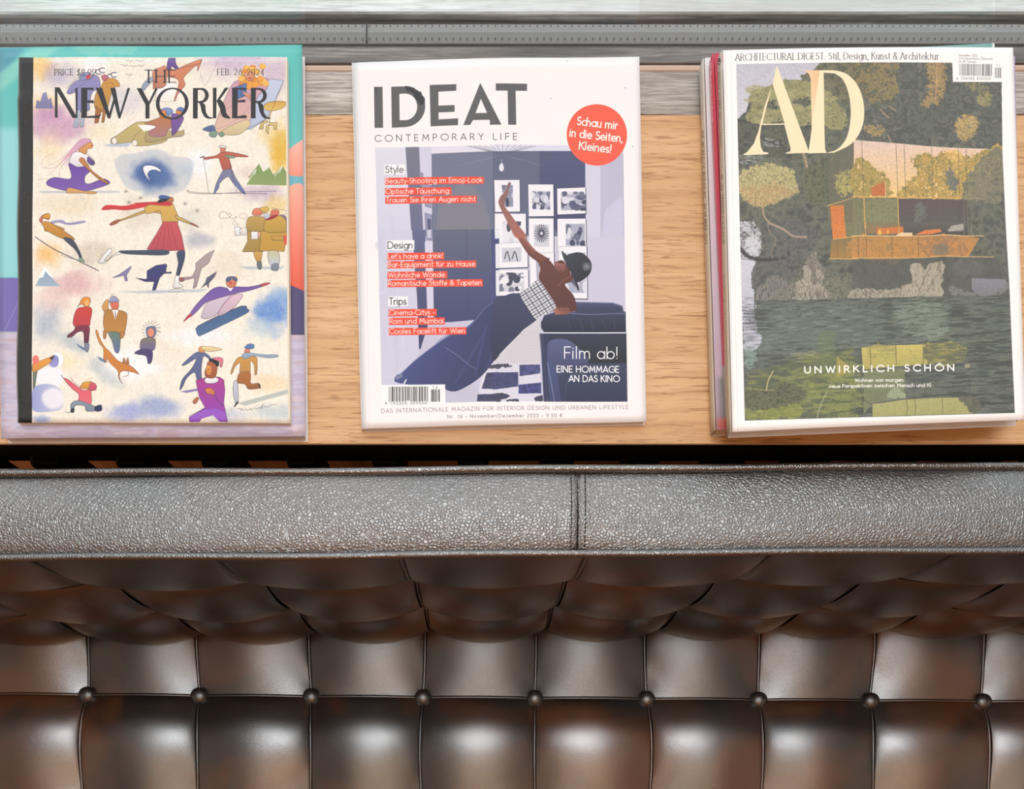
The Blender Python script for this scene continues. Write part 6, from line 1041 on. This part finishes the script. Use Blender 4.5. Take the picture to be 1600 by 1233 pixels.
for i in range(-5, 7):
    for j in range(-3, 1):
        V = []; Fc = []
        for jj in range(NP + 1):
            for ii in range(NP + 1):
                ta, tb = ii / NP, jj / NP
                ta = .5 - .5 * math.cos(math.pi * ta) if True else ta; tb = .5 - .5 * math.cos(math.pi * tb)
                ta = EPS + ta * (1 - 2 * EPS); tb = EPS + tb * (1 - 2 * EPS)
                x = X0S + (i + ta) * S; y = YS + (j + tb) * .141 + SKEW * (x + .1); zz = seat_z(x, y); wx, wy = warp(x, y)
                V.append((wx, wy, zz))
        for jj in range(NP):
            for ii in range(NP): k = jj * (NP + 1) + ii; Fc.append((k, k + 1, k + NP + 2, k + NP + 1))
        mesh('seat_panel', V, Fc, M_SMOOTH, seat)
def seat_line(fn, name, r=.0019, dz=.0006, n=26):
    pts = []
    for k in range(n + 1):
        x, y = fn(k / n); y += SKEW * (x + .1); zz = seat_z(x, y); wx, wy = warp(x, y); pts.append((wx, wy, zz + dz))
    tube(name, pts, r, M_WELT, seat, 8)
for i in range(-5, 8):
    for j in range(-3, 1): seat_line(lambda t: (X0S + i * S, YS + (j + t) * .141), 'welt')
for i in range(-5, 7):
    for j in range(-3, 1): seat_line(lambda t: (X0S + (i + t) * S, YS + j * .141), 'welt')
def button_mesh(r=.0105, h=.0058):
    bm = bmesh.new(); bmesh.ops.create_uvsphere(bm, u_segments=24, v_segments=14, radius=1)
    for v in bm.verts: v.co = Vector((v.co.x * r, v.co.y * r, v.co.z * h * (1.15 if v.co.z > 0 else .7)))
    me = bpy.data.meshes.new('button'); bm.to_mesh(me); bm.free(); me.materials.append(M_WELT); me.polygons.foreach_set('use_smooth', [True] * len(me.polygons)); return me
BM = button_mesh()
for i in range(-5, 8):
    for j in range(-3, 1):
        x, y = X0S + i * S, YS + j * .141; y += SKEW * (x + .1); o = link('button', BM, seat); o.location = (x, y, seat_z(x, y) + .0048)

# backrest: a tufted front face and a boxed top edge between two pipings
SL = .0078
def back_dy(x): return SL * (x + .0)
ZT = .797; HB = [ZT, .660, .520, .385]
back = mesh('back_cushion', *(lambda b: ([tuple(v.co) for v in b.verts], [[v.index for v in f.verts] for f in b.faces]))((lambda b: (b.verts.index_update(), b)[1])(box_data(-.95, .96, .198, .2235, .38, .795, .003))), M_LEATHER, sofa, smooth=False)
NB = 24
def back_y(x, zc, row, tb):
    a = (x - BX0) / .1396; u = abs(math.sin(math.pi * a)); v = abs(math.sin(math.pi * tb))
    if row == 0: return .1590 + (.184 - .1590) * tb ** 2.2 - .012 * (u ** .5) * v ** .6 * (.4 + .6 * tb) - .010 * pillow(u, v) ** .6 * tb * v ** .3 + back_dy(x)
    return .1840 - .013 * pillow(u, v) ** .55 - .019 * (u * v) ** .5 + back_dy(x)
def back_y_old(x, zc, row, tb):
    a = (x - BX0) / .1396; u = abs(math.sin(math.pi * a)); v = abs(math.sin(math.pi * tb)) if row else math.sin(math.pi * (.35 + .65 * tb) if tb > 0 else .35 * math.pi)
    v = abs(v); return .1725 - .0075 * pillow(u, v) ** .8 - .0145 * (u * v) ** .55 + back_dy(x)
for i in range(0, 14):
    for row in range(3):
        V = []; Fc = []
        for jj in range(NB + 1):
            for ii in range(NB + 1):
                ta = .5 - .5 * math.cos(math.pi * ii / NB); tb = .5 - .5 * math.cos(math.pi * jj / NB); ta = EPS + ta * (1 - 2 * EPS); tb = EPS + tb * (1 - 2 * EPS)
                x = BX0 + (i + ta) * .1396; zz = HB[row] + (HB[row + 1] - HB[row]) * tb
                V.append((x, back_y(x, zz, row, tb), zz))
        for jj in range(NB):
            for ii in range(NB): k = jj * (NB + 1) + ii; Fc.append((k, k + NB + 1, k + NB + 2, k + 1))
        mesh('back_panel', V, Fc, M_SMOOTH, back)
for i in range(0, 15):
    for row in range(3):
        pts = []
        for k in range(21):
            tb = k / 20; x = BX0 + i * .1396; pts.append((x, back_y(x, 0, row, tb) - .0006, HB[row] + (HB[row + 1] - HB[row]) * tb))
        tube('welt', pts, .0019, M_WELT, back, 8)
for i in range(0, 14):
    for row in (1, 2):
        pts = []
        for k in range(21):
            x = BX0 + (i + k / 20) * .1396; pts.append((x, back_y(x, 0, row, 0) - .0008, HB[row]))
        tube('welt', pts, .0019, M_WELT, back, 8)
for i in range(0, 15):
    for row in (1, 2):
        x = BX0 + i * .1396; o = link('button', BM, back); o.rotation_euler = (math.radians(90), 0, 0); o.location = (x, back_y(x, 0, row, 0) + .001, HB[row])
# top edge band in two pieces meeting at a stitched seam
yf, yr = Yv(860, .80), Yv(738, .80); XS = P(902.5, 800, .80).x
def band(x0, x1, nx, seam_left, seam_right):
    V = []; Fc = []; ny = 18
    for ii in range(nx + 1):
        x = x0 + (x1 - x0) * ii / nx
        for jj in range(ny + 1):
            t = jj / ny; d = min(abs(x - x0) if seam_left else 9, abs(x - x1) if seam_right else 9)
            pinch = .0012 * math.exp(-d / .006); puff = .0055 * math.sin(math.pi * t) ** .6 + .0009 * math.sin(x * 19 + 2) * math.sin(math.pi * t)
            ed = .0025 * math.exp(-d / .012) * (t - .5) * 2
            V.append((x, yf + (yr - yf) * t + back_dy(x) + .0004 * math.sin(x * 31) - ed * .5, .7975 + puff - pinch + (.0016 if d < .0052 and d > .0006 else 0)))
    for ii in range(nx):
        for jj in range(ny): k = ii * (ny + 1) + jj; Fc.append((k, k + ny + 1, k + ny + 2, k + 1))
    o = mesh('top_band', V, Fc, M_LEATHER, back); return o
band(-.93, XS - .0004, 260, False, True); band(XS + .0004, .95, 220, True, False)
for yy, dz in ((yf - .0026, 0), (yr + .0024, .0)):
    pts = [(x, yy + back_dy(x) + .0005 * math.sin(x * 24 + yy * 90), .7985 + .0006 * math.sin(x * 13) + dz) for x in [(-.95 + 1.91 * k / 120) for k in range(121)]]
    tube('piping', pts, .0030, M_PIPING, back, 12)
for s_, dx in ((-1, -.0050), (1, .0052)):                  # double row of stitches beside the seam
    k = 0; y = yf + .002
    while y < yr - .002:
        t = (y - yf) / (yr - yf); zz = .7975 + .0055 * math.sin(math.pi * t) ** .6 + .0010; x = XS + dx
        tube('stitch', [(x - .0002, y + back_dy(x), zz - .0006), (x + .0001, y + .0011 + back_dy(x), zz + .0003), (x + .0003, y + .0022 + back_dy(x), zz - .0006)], .00042, M_BLACK, back, 5); y += .0031
# frame under the cushions
fr = box('frame', -.93, .94, -.42, .215, .235, .262, M_BLACK, sofa, .004)
for x in (-.88, .89):
    for y in (-.38, .17): box('leg', x - .018, x + .018, y - .018, y + .018, 0, .236, M_CHROME, sofa, .003)

# ------------------------------------------------------------------ black column radiator under the sill
rad = root('radiator', 'black column radiator mostly hidden between the sofa and the windowsill', 'radiator', (0, .33, 0))
for k in range(-9, 18):
    x = (82 - U0) * .68 / F + k * .0745
    box('column', x - .0135, x + .0135, .262, .288, .12, .70, M_BLACK, rad, .004)
box('header', -1.1, .95, .2895, .31, .64, .66, M_BLACK, rad, .002)
box('footer', -1.1, .95, .262, .31, .14, .18, M_BLACK, rad, .002)
for x in (-.9, .75): box('foot', x - .02, x + .02, .262, .30, 0, .12, M_BLACK, rad)
